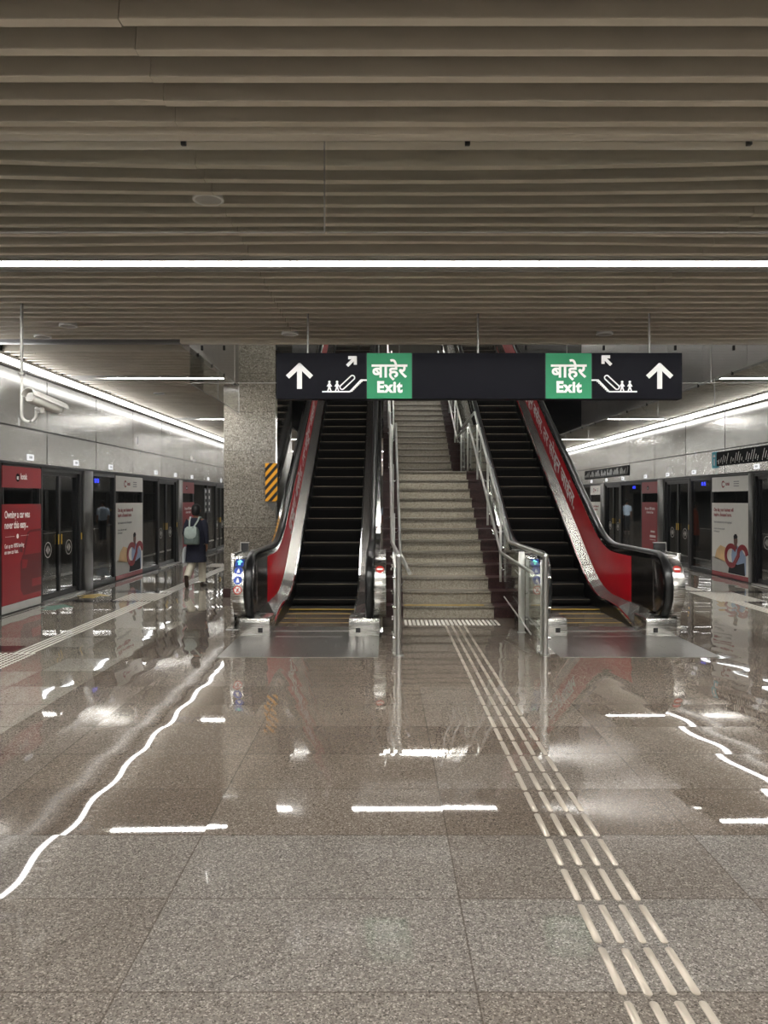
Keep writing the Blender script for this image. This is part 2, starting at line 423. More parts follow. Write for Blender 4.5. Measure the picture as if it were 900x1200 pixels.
# lining of the stair void and the hall above
mb = MB()
for y0 in [9.54+1.55*i for i in range(7)]:
    mb.box(VX1, VX1+.06, y0+.006, y0+1.544, ZC, 5.1); mb.box(VX1, VX1+.06, y0+.006, y0+1.544, 5.112, 7.4); mb.box(VX1, VX1+.06, y0+.006, y0+1.544, 7.412, 10.4)
    mb.box(VX0-.06, VX0, y0+.006, y0+1.544, ZC, 5.1); mb.box(VX0-.06, VX0, y0+.006, y0+1.544, 5.112, 10.4)
struct('wall_void', mb, M['fascia'])
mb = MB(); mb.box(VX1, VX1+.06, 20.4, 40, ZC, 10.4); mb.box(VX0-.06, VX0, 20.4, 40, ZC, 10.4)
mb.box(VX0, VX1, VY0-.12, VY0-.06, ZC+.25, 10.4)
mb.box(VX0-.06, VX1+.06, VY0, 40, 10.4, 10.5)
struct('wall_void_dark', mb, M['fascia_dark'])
mb = MB(); mb.box(VX0, VX1, 39.9, 40, UPZ-.3, 10.4); struct('wall_upper', mb, M['concrete'])
mb = MB(); mb.box(VX0, VX1, VY1, 39.9, UPZ-.3, UPZ); struct('floor_upper', mb, M['stair'])

# ------------------------------------------------------------------ lights
def ceiling_light(y, x0, x1, label, group=None, m='lamp', h0=None, h1=None):
    t = thing('ceiling_light', label, 'ceiling light', ((x0+x1)/2, y, ZC), group)
    l0, l1 = x0, x1; x0 = x0 if h0 is None else h0; x1 = x1 if h1 is None else h1
    b = MB()
    b.box(x0, x1, y-.17, y-.075, ZC+.02, ZC+.03); b.box(x0, x1, y+.075, y+.235, ZC+.02, ZC+.03)
    b.box(x0, x1, y-.18, y-.17, ZC, ZC+.13); b.box(x0, x1, y+.235, y+.245, ZC, ZC+.13)
    b.box(x0, x1, y-.075, y-.066, ZC-.004, ZC+.12); b.box(x0, x1, y+.066, y+.075, ZC-.004, ZC+.12); b.box(x0, x1, y-.066, y+.066, ZC+.11, ZC+.12)
    b.box(x0-.006, x0, y-.18, y+.245, ZC, ZC+.13); b.box(x1, x1+.006, y-.18, y+.245, ZC, ZC+.13)
    b.build('housing', M['palegrey'], t)
    b = MB(); b.box(l0+.01, l1-.01, y-.062, y+.030, ZC+.002, ZC+.02); b.box(l0+.01, l1-.01, y+.040, y+.062, ZC+.002, ZC+.02)
    b.build('diffuser', M[m], t)
    return t
ceiling_light(6.33, CL+.1, CR-.1, 'long glowing strip light running across the whole slatted ceiling in front of the sign', None)
for y, q in ((.1, None), (-3.0, None), (-6.15, None), (-9.2, None), (-12.3, None)):  # every other strip here is an unseen extra lighting sign, slats and risers
    ceiling_light(y, CL+.1, CR-.1, 'long unseen strip light across the slatted ceiling behind the viewer, row thickened for brightness', 'unseen strip lights behind the viewer, some added for brightness')
qual = {12.3: 'nearest', 18.5: 'second', 24.7: 'third'}
for y in LIGHT_Y[6:]:
    far = y > 25
    if y < VY1:
        ceiling_light(y, -4.43, VX0-.12, f'short strip light over the left platform, {qual[y]} beyond the stair opening' if not far else '', 'strip lights over the left platform', h0=CL+.02)
        ceiling_light(y, VX1+.12, 6.75, f'short strip light over the right platform, {qual[y]} beyond the stair opening', 'strip lights over the right platform', h1=CR-.02)
    else:
        ceiling_light(y, -4.43, 6.3, 'strip light across the far platform ceiling beyond the stairs', 'far ceiling strip lights')
def wall_light(side, y0, y1, label):
    d = 1 if side == 'left' else -1
    xo = -5.02 if side == 'left' else 6.86
    t = thing('wall_light', label, 'wall light', (xo, (y0+y1)/2, 3.44), 'continuous lights along the '+side+' platform wall')
    X = lambda a: xo-d*a
    b = MB()
    def bx(a0, a1, z0, z1): b.box(min(X(a0), X(a1)), max(X(a0), X(a1)), y0, y1, z0, z1)
    bx(0, .09, 3.555, 3.60); bx(0.0, .085, 3.435, 3.462); bx(.04, .05, 3.46, 3.56); bx(.09, .30, 3.58, 3.60)
    b.build('housing', M['alu'], t)
    b = MB(); b.box(*sorted((X(.004), X(.03))), y0+.01, y1-.01, 3.464, 3.553); b.box(*sorted((X(.055), X(.075))), y0+.01, y1-.01, 3.464, 3.545, 1)
    b.build('diffuser', [M['walllamp'], M['wallwash']], t)
edges = [-13.9, -8.0, -2.7, 2.6, 7.9, 13.2, 18.5, 23.8, 29.1, 34.4, 39.7, 45, 50.3, 55.6, 61.5]
for a, b in zip(edges[:-1], edges[1:]):
    w = {7.9: 'left of the security camera pole', 2.6: 'nearest the viewer', 13.2: 'just past the security camera', 18.5: 'beside the far granite pillar'}
    vis = 2 < a < 26
    wall_light('left', a+.01, b-.01, 'light line along the top of the left steel wall, ' + (w.get(a) or 'far stretch'))
    w = {7.9: 'over the black route map', 13.2: 'above the large white poster', 18.5: 'above the far route map', 2.6: 'nearest the viewer'}
    wall_light('right', a+.06, b-.06, 'light line along the top of the right steel wall, ' + (w.get(a) or 'far stretch'))
for y in (17, 28, 34):
    t = thing('ceiling_light', 'strip light in the hall above the stairs', 'ceiling light', (1.4, y, 9.6), 'strip lights in the upper hall')
    MB().box(-1.2, 4.2, y-.1, y+.1, 9.62, 9.7).build('housing', M['alu'], t)
    MB().box(-1.15, 4.15, y-.07, y+.07, 9.59, 9.62).build('diffuser', M['upperlamp'], t)

t = thing('void_fill_light', 'added unseen strip light on the front wall of the stair void, above the ceiling', 'wall light', (1.4, 9.5, 6.4))  # out-of-view lamp added so the stair risers catch light from the front
MB().box(-1.6, 4.4, 9.49, 9.60, 6.46, 6.52).build('housing', M['alu'], t)
MB().box(-1.55, 4.35, 9.50, 9.62, 6.40, 6.46).build('diffuser', M['voidfill'], t)

# ------------------------------------------------------------------ platform screen doors
NW = {'left': 0, 'right': 0}; win_n = [0]; door_n = [0]
def side_frame(side, y, z=0):
    if side == 'left': return Fr((WL, y, z), (0, 1, 0), (0, 0, 1))
    return Fr((WR, y, z), (0, -1, 0), (0, 0, 1))
def psd_glass(side, y0, y1):
    """fixed pane in its black frame"""
    F = side_frame(side, y0 if side == 'left' else y1); w = y1-y0
    win_n[0] += 1; t = structe('window_%d' % win_n[0]); t.location = F.p(w/2, 0)
    b = MB()
    for a0, a1, b0, b1 in ((0, .045, .02, 2.16), (w-.045, w, .02, 2.16), (.045, w-.045, .02, .10), (.045, w-.045, 2.09, 2.16)):
        F.rect(b, a0, a1, b0, b1, -.10, -.01)
    b.build('window_frame', M['black'], t)
    F.rect(MB(), .045, w-.045, .10, 2.09, -.05, -.038).build('pane', M['psd'], t)
def psd_door(side, y0, y1):
    F = side_frame(side, y0 if side == 'left' else y1); w = y1-y0
    door_n[0] += 1; t = structe('door_%d' % door_n[0]); t.location = F.p(w/2, 0)
    b = MB(); F.rect(b, 0, .05, .02, 2.16, -.14, -.005); F.rect(b, w-.12, w, .02, 2.16, -.14, -.005); F.rect(b, .05, w-.12, 2.10, 2.16, -.14, -.005)
    b.build('door_frame', M['black'], t)
    b = MB(); F.rect(b, w-.072, w-.048, .94, 1.06, -.005, .004); b.build('call_plate', M['yellow'], t)
    m = (w-.12+.05)/2
    for a0, a1, hd in ((.055, m-.004, 1), (m+.004, w-.125, -1)):
        b = MB(); f = .035
        F.rect(b, a0, a0+f, .03, 2.10, -.10, -.05); F.rect(b, a1-f, a1, .03, 2.10, -.10, -.05)
        F.rect(b, a0+f, a1-f, .03, .12, -.10, -.05); F.rect(b, a0+f, a1-f, 2.04, 2.10, -.10, -.05)
        lf = b.build('door_leaf', M['black'], t)
        F.rect(MB(), a0+f, a1-f, .12, 2.04, -.082, -.07).build('pane', M['psd'], lf)
        b = MB(); ha = a1-.075 if hd > 0 else a0+.035
        F.rect(b, ha+.008, ha+.032, .90, 1.07, -.05, -.035); b.build('handle', M['yellow'], lf, bevel=.006)
        # round sliding-door sticker with its two arrowheads
        c = (a0+a1)/2-.04*hd; b = MB(); n = 24
        ring = lambda r, d: [F.p(c+r*math.cos(2*PI*k/n), .83+r*1.0*math.sin(2*PI*k/n), d) for k in range(n)]
        b.rings([ring(.128, -.068), ring(.128, -.066), ring(.116, -.066), ring(.116, -.068)], loop=True)
        for sg in (-1, 1):
            F.poly(b, [(c+sg*.015, .83-.07), (c+sg*.075, .83), (c+sg*.015, .83+.07)][::sg], -.068, -.066)
        b.build('door_sticker', M['palegrey'], lf)
    b = MB(); F.rect(b, 0, w, .0, .03, -.14, .05); b.build('threshold', M['alu'], t)
def psd_post(side, y0, y1):
    F = side_frame(side, y0 if side == 'left' else y1); w = y1-y0
    tag(F.rect(MB(), 0, w, .0, 2.165, -.12, .03).build('column_steel', M['poststeel'], bevel=.004), kind='structure')
def number_plate(side, y, label):
    F = side_frame(side, y, 2.24)
    t = thing('door_number_plate', label, 'number plate', F.p(0, 0), 'lit number plates over the '+side+' platform doors')
    F.rect(MB(), -.105, .105, 0, .095, .0, .016).build('plate', M['platelit'], t, bevel=.004)
    b = MB()
    for q in (-.05, -.015, .02): F.rect(b, q, q+.022, .03, .068, .016, .0175)
    b.build('digits', M['greyprint'], t)

PERIOD = 6.3
def side_run(side, starts):
    sg = 1
    for y0 in starts:
        seq = [(0, 1.65, 'door'), (1.66, 2.06, 'post'), (2.07, 3.32, 'glass'), (3.34, 5.06, 'glass'), (5.08, 6.28, 'glass')]
        for a, b, kd in seq:
            if y0+b > YEND or y0+a < YBACK: continue
            (psd_door if kd == 'door' else psd_post if kd == 'post' else psd_glass)(side, y0+a, y0+b)
side_run('left', [12.07+PERIOD*k for k in range(-2, 5)])
for a, b_, kd in [(1.9, 3.6, 'door'), (3.62, 4.0, 'post'), (4.02, 5.7, 'glass'), (5.72, 7.2, 'glass'), (7.22, 8.87, 'door'), (8.89, 9.27, 'post'), (9.29, 11.0, 'glass'), (11.02, 13.26, 'glass'), (13.28, 14.93, 'door'), (14.95, 15.10, 'post'), (15.12, 16.86, 'glass'), (16.88, 18.05, 'glass')]:
    (psd_door if kd == 'door' else psd_post if kd == 'post' else psd_glass)('right', a, b_)
for q in range(8):
    o_ = 18.07+5.31*q
    psd_door('right', o_, o_+1.65); psd_post('right', o_+1.66, o_+2.05); psd_glass('right', o_+2.06, o_+3.38); psd_glass('right', o_+3.40, o_+5.29)
for s, xw, d in (('left', WL, 1), ('right', WR, -1)):       # header edge over the doors, dark recess
    mb = MB(); mb.box(*sorted((xw-d*.12, xw+d*.02)), YBACK, YEND, 2.165, 2.20)
    struct('trim_'+('4' if s == 'left' else '5'), mb, M['black'])
    mb = MB(); mb.box(*sorted((xw+d*.052, xw+d*.10)), YBACK, YEND, 0, .006)
    struct('trim_'+('6' if s == 'left' else '7'), mb, M['darkstone'])
pl = {11.67: 'above the tall red car poster', 13.4: 'above the nearest sliding doors', 15.1: 'above the glass between doors and white poster', 18.1: 'above the glass past the white poster'}
for y in (8.3, 10.0, 11.67, 13.4, 15.1, 18.1, 19.8, 21.5, 23.5, 25.35):
    number_plate('left', y, 'small lit plate on the left header ' + pl.get(y, 'along its far end' if y > 18.5 else 'near the viewer'))
pr = {14.8: 'below the near route map', 17.8: 'left of the white poster', 19.45: 'above the sliding doors', 21.1: 'above the maroon poster', 23.1: 'right end of the far route map'}
for y in (11.5, 13.1, 14.8, 17.8, 19.45, 21.1, 23.1, 24.8, 26.6):
    number_plate('right', y, 'small white lit plate on the right steel header, ' + pr.get(y, 'below the far route map' if y > 23.2 else 'near the viewer'))

# black notices and blue displays on the glass
def display(side, y, label):
    F = side_frame(side, y, 1.94)
    t = thing('hanging_display', label, 'display', F.p(0, 0), 'blue lit displays behind the platform glass')
    b = MB(); F.rect(b, -.02, .32, 0, .14, -.16, -.12); F.rect(b, .12, .18, .14, .24, -.16, -.12); b.build('display_case', M['black'], t)
    b = MB()
    for a in (.04, .10, .18, .22): F.rect(b, a, a+.04, .03, .11, -.12, -.117)
    b.build('digits', M['bluelight'], t)
display('left', 14.55, 'small blue lit display behind the glass beside the nearest left doors')
display('right', 17.72, 'small blue lit display behind the glass left of the big white poster')
display('right', 22.6, 'small blue lit display behind the far glass past the maroon poster')
def notice(side, y, w, z0, h, label, cols=2, rows=4):
    F = side_frame(side, y, z0)
    t = thing('safety_notice', label, 'notice', F.p(0, 0))
    F.rect(MB(), 0, w, 0, h, -.037, -.030).build('board', M['black'], t)
    b = MB()
    for r in range(rows):
        for c in range(cols): F.disc(b, w*(c+.5)/cols, h*(r+.5)/rows, min(w/cols, h/rows)*.3, -.030, -.029, n=14)
    b.build('pictograms', M['white'], t)
notice('left', 23.1, .9, 1.25, .75, 'black notice with rows of round white pictograms on the far left glass')

# ------------------------------------------------------------------ posters
def poster_red(side, y0, w, label, full):
    F = side_frame(side, y0, .02)
    t = thing('advertisement_poster', label, 'poster', F.p(w/2, 0))
    d0, d1 = -.008, -.002
    F.rect(MB(), 0, w, .12, 1.56, d0, d1).build('lower_sheet', M['redposter'], t)
    F.rect(MB(), 0, w, 1.80, 2.11, d0, d1).build('top_sheet', M['redposter'], t)
    F.rect(MB(), 0, w, .0, .115, d0, d1).build('bottom_sheet', M['palegrey'], t)
    lg = MB(); F.disc(lg, w*.38, 1.95, .06, d1, d1+.001); lb = lg.build('logo', M['sign'], t)
    F.text('logo_mark', 'ac', w*.38, 1.925, .09, M['white'], lb, d1+.0015, 'CENTER', .004, .8)
    if full:
        F.text('lettering', 'kotak', w*.45, 1.93, .12, M['white'], t, d1+.001, 'LEFT', .004, .75)
        F.text('lettering', 'Owning a car was\nnever this easy...', .07, 1.36, .15, M['white'], t, d1+.001, 'LEFT', .003, .72)
        F.text('lettering', 'Get up to 100% funding\non new car loan.', .07, .93, .085, M['white'], t, d1+.001, 'LEFT', .001, .72)
        b = MB(); F.rect(b, .09, .30*w, 1.09, 1.094, d1, d1+.001); F.rect(b, .45*w, .66*w, 1.09, 1.094, d1, d1+.001)
        F.disc(b, .375*w, 1.09, .035, d1, d1+.001); b.build('divider', M['white'], t)
        # car seen from behind, printed darker on the red
        b = MB()
        F.poly(b, [(.52*w, .20), (1.0*w, .20), (1.0*w, .80), (.50*w, .80), (.45*w, .70), (.45*w, .30)], d1, d1+.001)
        F.line(b, [(.53*w, .80), (.64*w, 1.12), (.70*w, 1.15), (1.0*w, 1.16)], .035, d1, d1+.001)
        F.poly(b, [(.41*w, .86), (.50*w, .84), (.50*w, .95), (.43*w, .96)], d1, d1+.001)
        b.build('car_print', M['redprint'], t)
        F.poly(MB(), [(.49*w, .60), (.60*w, .60), (.64*w, .72), (.49*w, .74)], d1+.001, d1+.002).build('car_lamp_print', M['redposter'], t)
        F.rect(MB(), .75*w, 1.0*w, .30, .42, d1+.001, d1+.002).build('number_plate_print', M['redposter'], t)
        F.poly(MB(), [(.57*w, .84), (.67*w, 1.10), (1.0*w, 1.12), (1.0*w, .84)], d1+.001, d1+.002).build('car_window_print', M['redposter'], t)
    else:
        F.text('lettering', 'Get up to 100% funding\non new car loan', w*.5, 1.36, .10, M['white'], t, d1+.001, 'CENTER', .002, .8)
        b = MB()
        F.rect(b, .55*w, .8*w, .75, .80, d1, d1+.001); F.rect(b, .5*w, .85*w, .62, .68, d1, d1+.001); F.rect(b, .5*w, .85*w, .55, .565, d1, d1+.001)
        b.build('print', M['paper'], t)
def poster_white(side, y0, w, label, flip=False):
    F = side_frame(side, y0, .02)
    t = thing('advertisement_poster', label, 'poster', F.p(w/2, 0))
    d0, d1 = -.008, -.002
    F.rect(MB(), 0, w, .09, 1.56, d0, d1).build('main_sheet', M['paper'], t)
    F.rect(MB(), 0, w, 1.80, 2.11, d0, d1).build('top_sheet', M['paper'], t)
    F.rect(MB(), 0, w, .0, .09, d0, d1+.0005).build('bottom_band', M['redposter'], t)
    b = MB(); n = 20
    arc = lambda r: [F.p(w*.33+r*math.cos(.5+5.2*k/n), 1.955+r*math.sin(.5+5.2*k/n), 0) for k in range(n+1)]
    o1, i1 = arc(.075), arc(.045)
    for k in range(n):
        q = [o1[k], o1[k+1], i1[k+1], i1[k]]
        b.rings([[p+F.n*d1 for p in q], [p+F.n*(d1+.001) for p in q]])
    b.build('logo', M['redposter'], t)
    F.text('lettering', 'kotak', w*.40, 1.93, .10, M['redposter'], t, d1+.001, 'LEFT', .003, .8)
    b = MB()
    for q in (2.0, 1.955, 1.91): F.rect(b, .62*w, .76*w, q-.008, q+.008, d1, d1+.001)
    b.build('small_print', M['greyprint'], t)
    F.text('lettering', 'One day, your business will\ninspire a thousand more.', .06*w, 1.38, .105, M['redposter'], t, d1+.001, 'LEFT', .003, .8)
    F.text('lettering', 'Smart solutions for the self-employed', .06*w, 1.13, .07, M['greyprint'], t, d1+.001, 'LEFT', .0005, .8)
    F.text('lettering', 'Account with every benefit\nfor businesses', .06*w, .99, .06, M['greyprint'], t, d1+.001, 'LEFT', 0, .8)
    b = MB(); F.poly(b, [(.0, .09), (.45*w, .09), (.60*w, .28), (0.05*w, .40), (0, .38)], d1, d1+.0006); b.build('table_print', M['palegrey'], t)
    b = MB(); F.poly(b, [(.08*w, .36), (.42*w, .31), (.40*w, .62), (.25*w, .66), (.14*w, .55)], d1, d1+.0006); b.build('glow_print', M['orange_print'], t)
    b = MB(); F.poly(b, [(.47*w, .13), (.58*w, .30), (.56*w, .48), (.58*w, .62), (.66*w, .70), (.80*w, .66), (.94*w, .48), (.94*w, .12)], d1, d1+.001)
    b.build('figure_jacket', M['blue_print'], t)
    b = MB(); F.poly(b, [(.47*w, .10), (.52*w, .34), (.72*w, .30), (.90*w, .36), (.92*w, .10)], d1+.001, d1+.0016)
    b.build('figure_trousers', M['trousers'], t)
    b = MB(); F.disc(b, .675*w, .79, .085, d1+.0012, d1+.0024, ry=.112); F.poly(b, [(.635*w, .62), (.715*w, .62), (.715*w, .74), (.635*w, .74)], d1+.001, d1+.002)
    b.build('figure_head', M['skin_print'], t)
    b = MB(); F.poly(b, [(.625*w, .82), (.62*w, .88), (.655*w, .925), (.70*w, .92), (.73*w, .87), (.715*w, .84)], d1+.0024, d1+.0034); b.build('figure_hair', M['trousers'], t)
    # broad red looped ribbon
    pts = []
    for k in range(21):
        a = PI*.25+k/20*PI*1.42; pts.append((.56*w+.15*w*math.cos(a), .47+.20*math.sin(a)))
    for k in range(15):
        a = PI*1.05-k/14*PI*1.0; pts.append((.86*w+.11*w*math.cos(a), .52+.15*math.sin(a)))
    b = MB(); F.line(b, pts, .105, d1+.0034, d1+.0044); b.build('ribbon_print', M['redposter'], t)
poster_red('left', 10.82, 1.23, 'tall red poster with a car print beside the nearest left platform doors', True)
poster_white('left', 15.42, 1.70, 'white poster of a man in a red ribbon on the left platform glass')
poster_red('left', 20.46, 1.30, 'far red poster with centred text on the left, just past the walking person', False)
poster_white('right', 16.84, 1.68, 'white poster of a man in a red ribbon on the right platform glass')
poster_red('right', 21.42, 1.28, 'narrow maroon poster between doors on the right platform', False)
poster_white('right', 26.75, 1.30, 'far white poster on the right, partly behind the escalator handrail')

# route maps on the right header
def route_map(y_left, w, label, badge):
    F = side_frame('right', y_left, 2.37)
    t = thing('route_map', label, 'route map', F.p(w/2, 0))
    h = .30
    F.rect(MB(), 0, w, 0, h, .003, .022).build('board', M['board'], t)
    b = MB(); n = int(w/.10)
    for k in range(n):
        if k % 7 == 5: continue
        a = .10+k*(w-.16)/n; L = (.06, .09, .14, .11, .17, .18, .08, .05, .15, .17, .12)[k % 11]
        F.line(b, [(a, .075), (a+L*.45, .075+L)], .022, .022, .0235)
    for k in range(int(w/.19)): F.disc(b, .1+k*.19, .045, .013, .022, .0235, n=8)
    F.rect(b, .02, .02+.11, .10, .115, .022, .0235); F.rect(b, .05, .13, .06, .073, .022, .0235)
    b.build('station_names', M['white'], t)
    if badge:
        bd = F.rect(MB(), -.22, -.004, -.04, h+.012, .003, .026).build('line_badge', M['teal'], t)
        F.text('numeral', '1', -.112, .02, .20, M['white'], bd, .0265, 'CENTER', .006)
        b = MB(); F.rect(b, -.17, -.06, .20, .225, .026, .0275); F.rect(b, -.15, -.08, .235, .25, .026, .0275); b.build('caption', M['white'], bd)
route_map(16.55, 3.6, 'long black route map with a teal number one at its left end', True)
route_map(27.4, 4.9, 'far black route map on the right header beside the escalator handrail', False)

# ------------------------------------------------------------------ floor markings
def arrow_decal(x, y, m, label):
    t = thing('floor_arrow', label, 'floor marking', (x, y, .002))
    b = MB(); b.prism([(x-.12, y-.3), (x+.12, y-.3), (x+.12, y), (x+.28, y), (x, y+.3), (x-.28, y), (x-.12, y)], 'z', .0005, .002); b.build('arrow', m, t)
arrow_decal(-5.02, 11.75, plain('faded_green_paint', srgb(96, 128, 112), .4), 'faded green arrow on the floor by the nearest left platform doors')
arrow_decal(-4.98, 13.15, plain('faded_yellow_paint', srgb(168, 142, 78), .4), 'yellow arrow on the floor by the nearest left platform doors')
mb = MB()
for y in (8.3, 12.32, 13.62, 18.6, 19.9): mb.box(WL+.12, -4.02, y, y+.34, .0002, .0012)
struct('trim_8', mb, M['darkstone'])
mb = MB()
for y in (12.2, 13.5, 18.3, 19.7): mb.box(5.85, WR-.12, y, y+.34, .0002, .0012)
struct('trim_9', mb, M['darkstone'])

def bar_prof(mb, x, y0, y1, w, h, n=6):
    """a flat-topped guide bar with rounded ends"""
    r = w/2; top = .7
    out = lambda s: [(x+r*s*math.cos(a), y0+r-(-r*s*math.sin(a))) for a in [PI+PI*k/n for k in range(n+1)]] + [(x+r*s*math.cos(a), y1-r+r*s*math.sin(a)) for a in [PI*k/n for k in range(n+1)]]
    mb.rings([[(p[0], p[1], .0) for p in out(1)], [(p[0], p[1], h*.5) for p in out(1)], [(p[0], p[1], h) for p in out(top)]])
b = MB(); bar_prof(b, 0, 0, .272, .030, .005)
bar0 = b.build('guide_bar', M['tsteel'], smooth=True)
gx = [.795, .878, .960, 1.040]; first = True; gi = 0
rows = []
y = 1.94
while y < 9.9: rows.append(y); y += .3
for r, y in enumerate(rows):
    for q, x in enumerate(gx):
        o = bar0 if first else bar0.copy()
        if not first: COL.objects.link(o)
        first = False
        o.location = (x+.008*(y-3)/7, y+random.uniform(-.003, .003), 0)
        tag(o, 'slim steel guide bar set in the floor on the four-bar path to the stairs', 'guide bar', 'steel guide bars of the path to the stairs')
b = MB(); bar_prof(b, 0, 0, .42, .034, .006)
st0 = b.build('stair_warning_bar', M['tactile'], smooth=True); first = True
for k in range(23):
    x = .29+k*.0555
    o = st0 if first else st0.copy()
    if not first: COL.objects.link(o)
    first = False; o.location = (x, 10.06, 0)
    tag(o, 'short white bar in the row on the floor at the foot of the stairs', 'warning bar', 'white warning bars at the foot of the stairs')
def side_tactile(x0, pads, padx, label):
    b = MB(); y = 4.0
    while y < 45:
        if not any(a-.05 < y+.14 < c+.05 for a, c in pads):
            for q in range(4):
                x = x0+.03+q*.06; b.box(x-.012, x+.012, y, y+.285, 0, .005)
        y += .3
    for a, c in pads:
        yy = a
        while yy < c:
            xx = padx[0]
            while xx < padx[1]:
                b.box(xx-.013, xx+.013, yy-.013, yy+.013, 0, .005); xx += .06
            yy += .06
    tag(b.build('tactile_paving', M['tactile']), label, 'tactile paving', kind='stuff')
side_tactile(-3.98, [(7.0, 8.25), (12.5, 13.5), (18.8, 19.8)], (-4.4, -3.74), 'white raised tactile strip along the left platform with dotted pads')
side_tactile(5.55, [(12.4, 13.7), (18.5, 19.6)], (5.45, 6.2), 'white raised tactile strip along the right platform with dotted pads')

# ------------------------------------------------------------------ escalators
def zn(y):
    if y < 11.19: return 0.0
    if y < 12.39: return .5774*(y-11.19)**2/2.4
    return .5774*(y-11.79)
ETOP = 11.79+UPZ/.5774
ys_path = [9.75, 10.1, 10.5, 10.9, 11.2, 11.4, 11.6, 11.8, 12.0, 12.2, 12.4, 13, 14, 15, 16, 18, 20, ETOP]
def escalator(xc, label, mirror):
    """mirror=+1: the lettered red side is at +x, -1: at -x"""
    t = thing('escalator', label, 'escalator', (xc, 9.75, 0), 'escalators beside the stairs')
    X = lambda a: xc+a
    # steps
    y = 9.86; steps = []
    for k in range(100):
        if k < 4: yy, zz = 9.86+.4*k, 0
        else: break
        steps.append((yy, .4, 0, .02))
    yy = 11.46; z = zn(11.62); steps.append((11.30, .36, .035, .035))
    zt = .11; yt = 11.90; prev = .035
    kk = 0
    while zt < UPZ:
        steps.append((yt-.06, .42, zt, zt-prev)); prev = zt
        rise = .2; zt += rise; yt += .3464; kk += 1
    b0 = {}
    for i, (yy, d, zz, rise) in enumerate(steps):
        b = MB()
        b.box(X(-.5), X(.5), yy, yy+d, zz-.05, zz-.002)
        if rise > .02:
            # curved, ribbed riser
            prof = [(yy+.0, zz-.05), (yy+.012, zz-.05), (yy+.05, zz-rise-.02), (yy+.03, zz-rise-.02)]
            b.prism(prof, 'x', X(-.5), X(.5))
        o = b.build('step', M['step'], t)
        e = MB(); e.box(X(-.495), X(.495), yy-.003, yy+.018, zz-.009, zz+.001); e.build('step_edge', M['yellow'] if zz < .05 else M['stepedge'], o)
    # comb and landing plate
    b = MB(); b.box(X(-.51), X(.51), 9.58, 9.85, .001, .012)
    for k in range(40): b.box(X(-.49+k*.025), X(-.478+k*.025), 9.85, 9.90, .001, .010)
    b.build('comb_plate', M['plate'], t)
    b = MB(); b.box(X(-.84), X(.84), 8.0, 9.56, .0004, .004); b.box(X(-.40), X(.40), 9.2, 9.26, .004, .006)
    b.build('landing_plate', M['plate'], t)
    b = MB(); b.box(X(-.15), X(.05), 9.42, 9.46, .004, .0055); b.build('plate_slot', M['black'], t)
    for s in (-1, 1):
        red = (s == mirror)
        # skirt
        poly = [(y, max(-.02, zn(y)-.30)) for y in ys_path]+[(y, zn(y)+(.19 if y > 10.6 else .02+(y-9.75)*.2)) for y in reversed(ys_path)]
        MB().prism(poly, 'x', *sorted((X(s*.505), X(s*.517)))).build('skirt', M['skirt'], t)
        # bright trim along the skirt
        pth = [(y, zn(y)+(.20 if y > 10.6 else .03+(y-9.75)*.2)) for y in ys_path]
        R = []
        for (y, z) in pth:
            R.append([(X(s*a), y, z+c) for a, c in ((.500, -.022), (.522, -.022), (.522, .012), (.500, .012))])
        MB().rings(R).build('skirt_trim', M['mirror'], t)
        # sloping inner deck
        R = [[(X(s*.520), y, zn(y)+(.20 if y > 10.6 else .03+(y-9.75)*.2)-.02), (X(s*.520), y, zn(y)+(.20 if y > 10.6 else .03+(y-9.75)*.2)+.005), (X(s*.685), y, zn(y)+.25), (X(s*.685), y, zn(y)+.20)] for y in ys_path]
        MB().rings(R).build('inner_deck', M['decksteel'], t)
        # balustrade panel, steel, with the film on top
        yp = [9.62, 10.45]+[y for y in ys_path if y > 10.5]
        poly = [(y, zn(y)+.24) for y in yp]+[(y, zn(y)+.90) for y in reversed(yp)]
        bp = MB().prism(poly, 'x', *sorted((X(s*.685), X(s*.705)))).build('balustrade_panel', M['darksteel'], t)
        yr = [10.45]+[y for y in ys_path if y > 10.5]
        if red:
            poly = [(y, zn(y)+.25) for y in yr]+[(y, zn(y)+.875) for y in reversed(yr)]
            MB().prism(poly, 'x', *sorted((X(s*.682), X(s*.6851)))).build('red_film', M['red'], bp)
            up = Vector((0, -math.sin(PI/6), math.cos(PI/6)))
            if s > 0:
                o = (X(s*.682), 18.3, zn(18.3)+.42)
                F = Fr(o, (0, -math.cos(PI/6), -math.sin(PI/6)), up)
            else:
                o = (X(s*.682), 12.9, zn(12.9)+.42)
                F = Fr(o, (0, math.cos(PI/6), math.sin(PI/6)), up)
            F.text('lettering', 'चुकून बसेल, तर सोडून जाईल.', 0, 0, .36, M['white'], bp, .0012, 'LEFT', .008, 1.42)
            if s > 0:
                F.o = Vector((X(s*.682), 25, zn(25)+.42)); 
        else:
            poly = [(y, zn(y)+.25) for y in yr]+[(y, zn(y)+.875) for y in reversed(yr)]
            MB().prism(poly, 'x', *sorted((X(s*.682), X(s*.6851)))).build('mirror_panel', M['mirror'], bp)
        # handrail profile (a chrome guide below a black rubber cap) around the newel
        cy, cz, r = 9.56, .575, .40
        loop = [(cy+.32, cz-r+.02), (cy+.15, cz-r)]
        for k in range(13):
            a = -PI/2-PI*k/12*1.0; loop.append((cy+r*math.cos(a), cz+r*math.sin(a)))
        loop += [(9.9, .975)]+[(y, zn(y)+.975) for y in ys_path if y > 10.2]
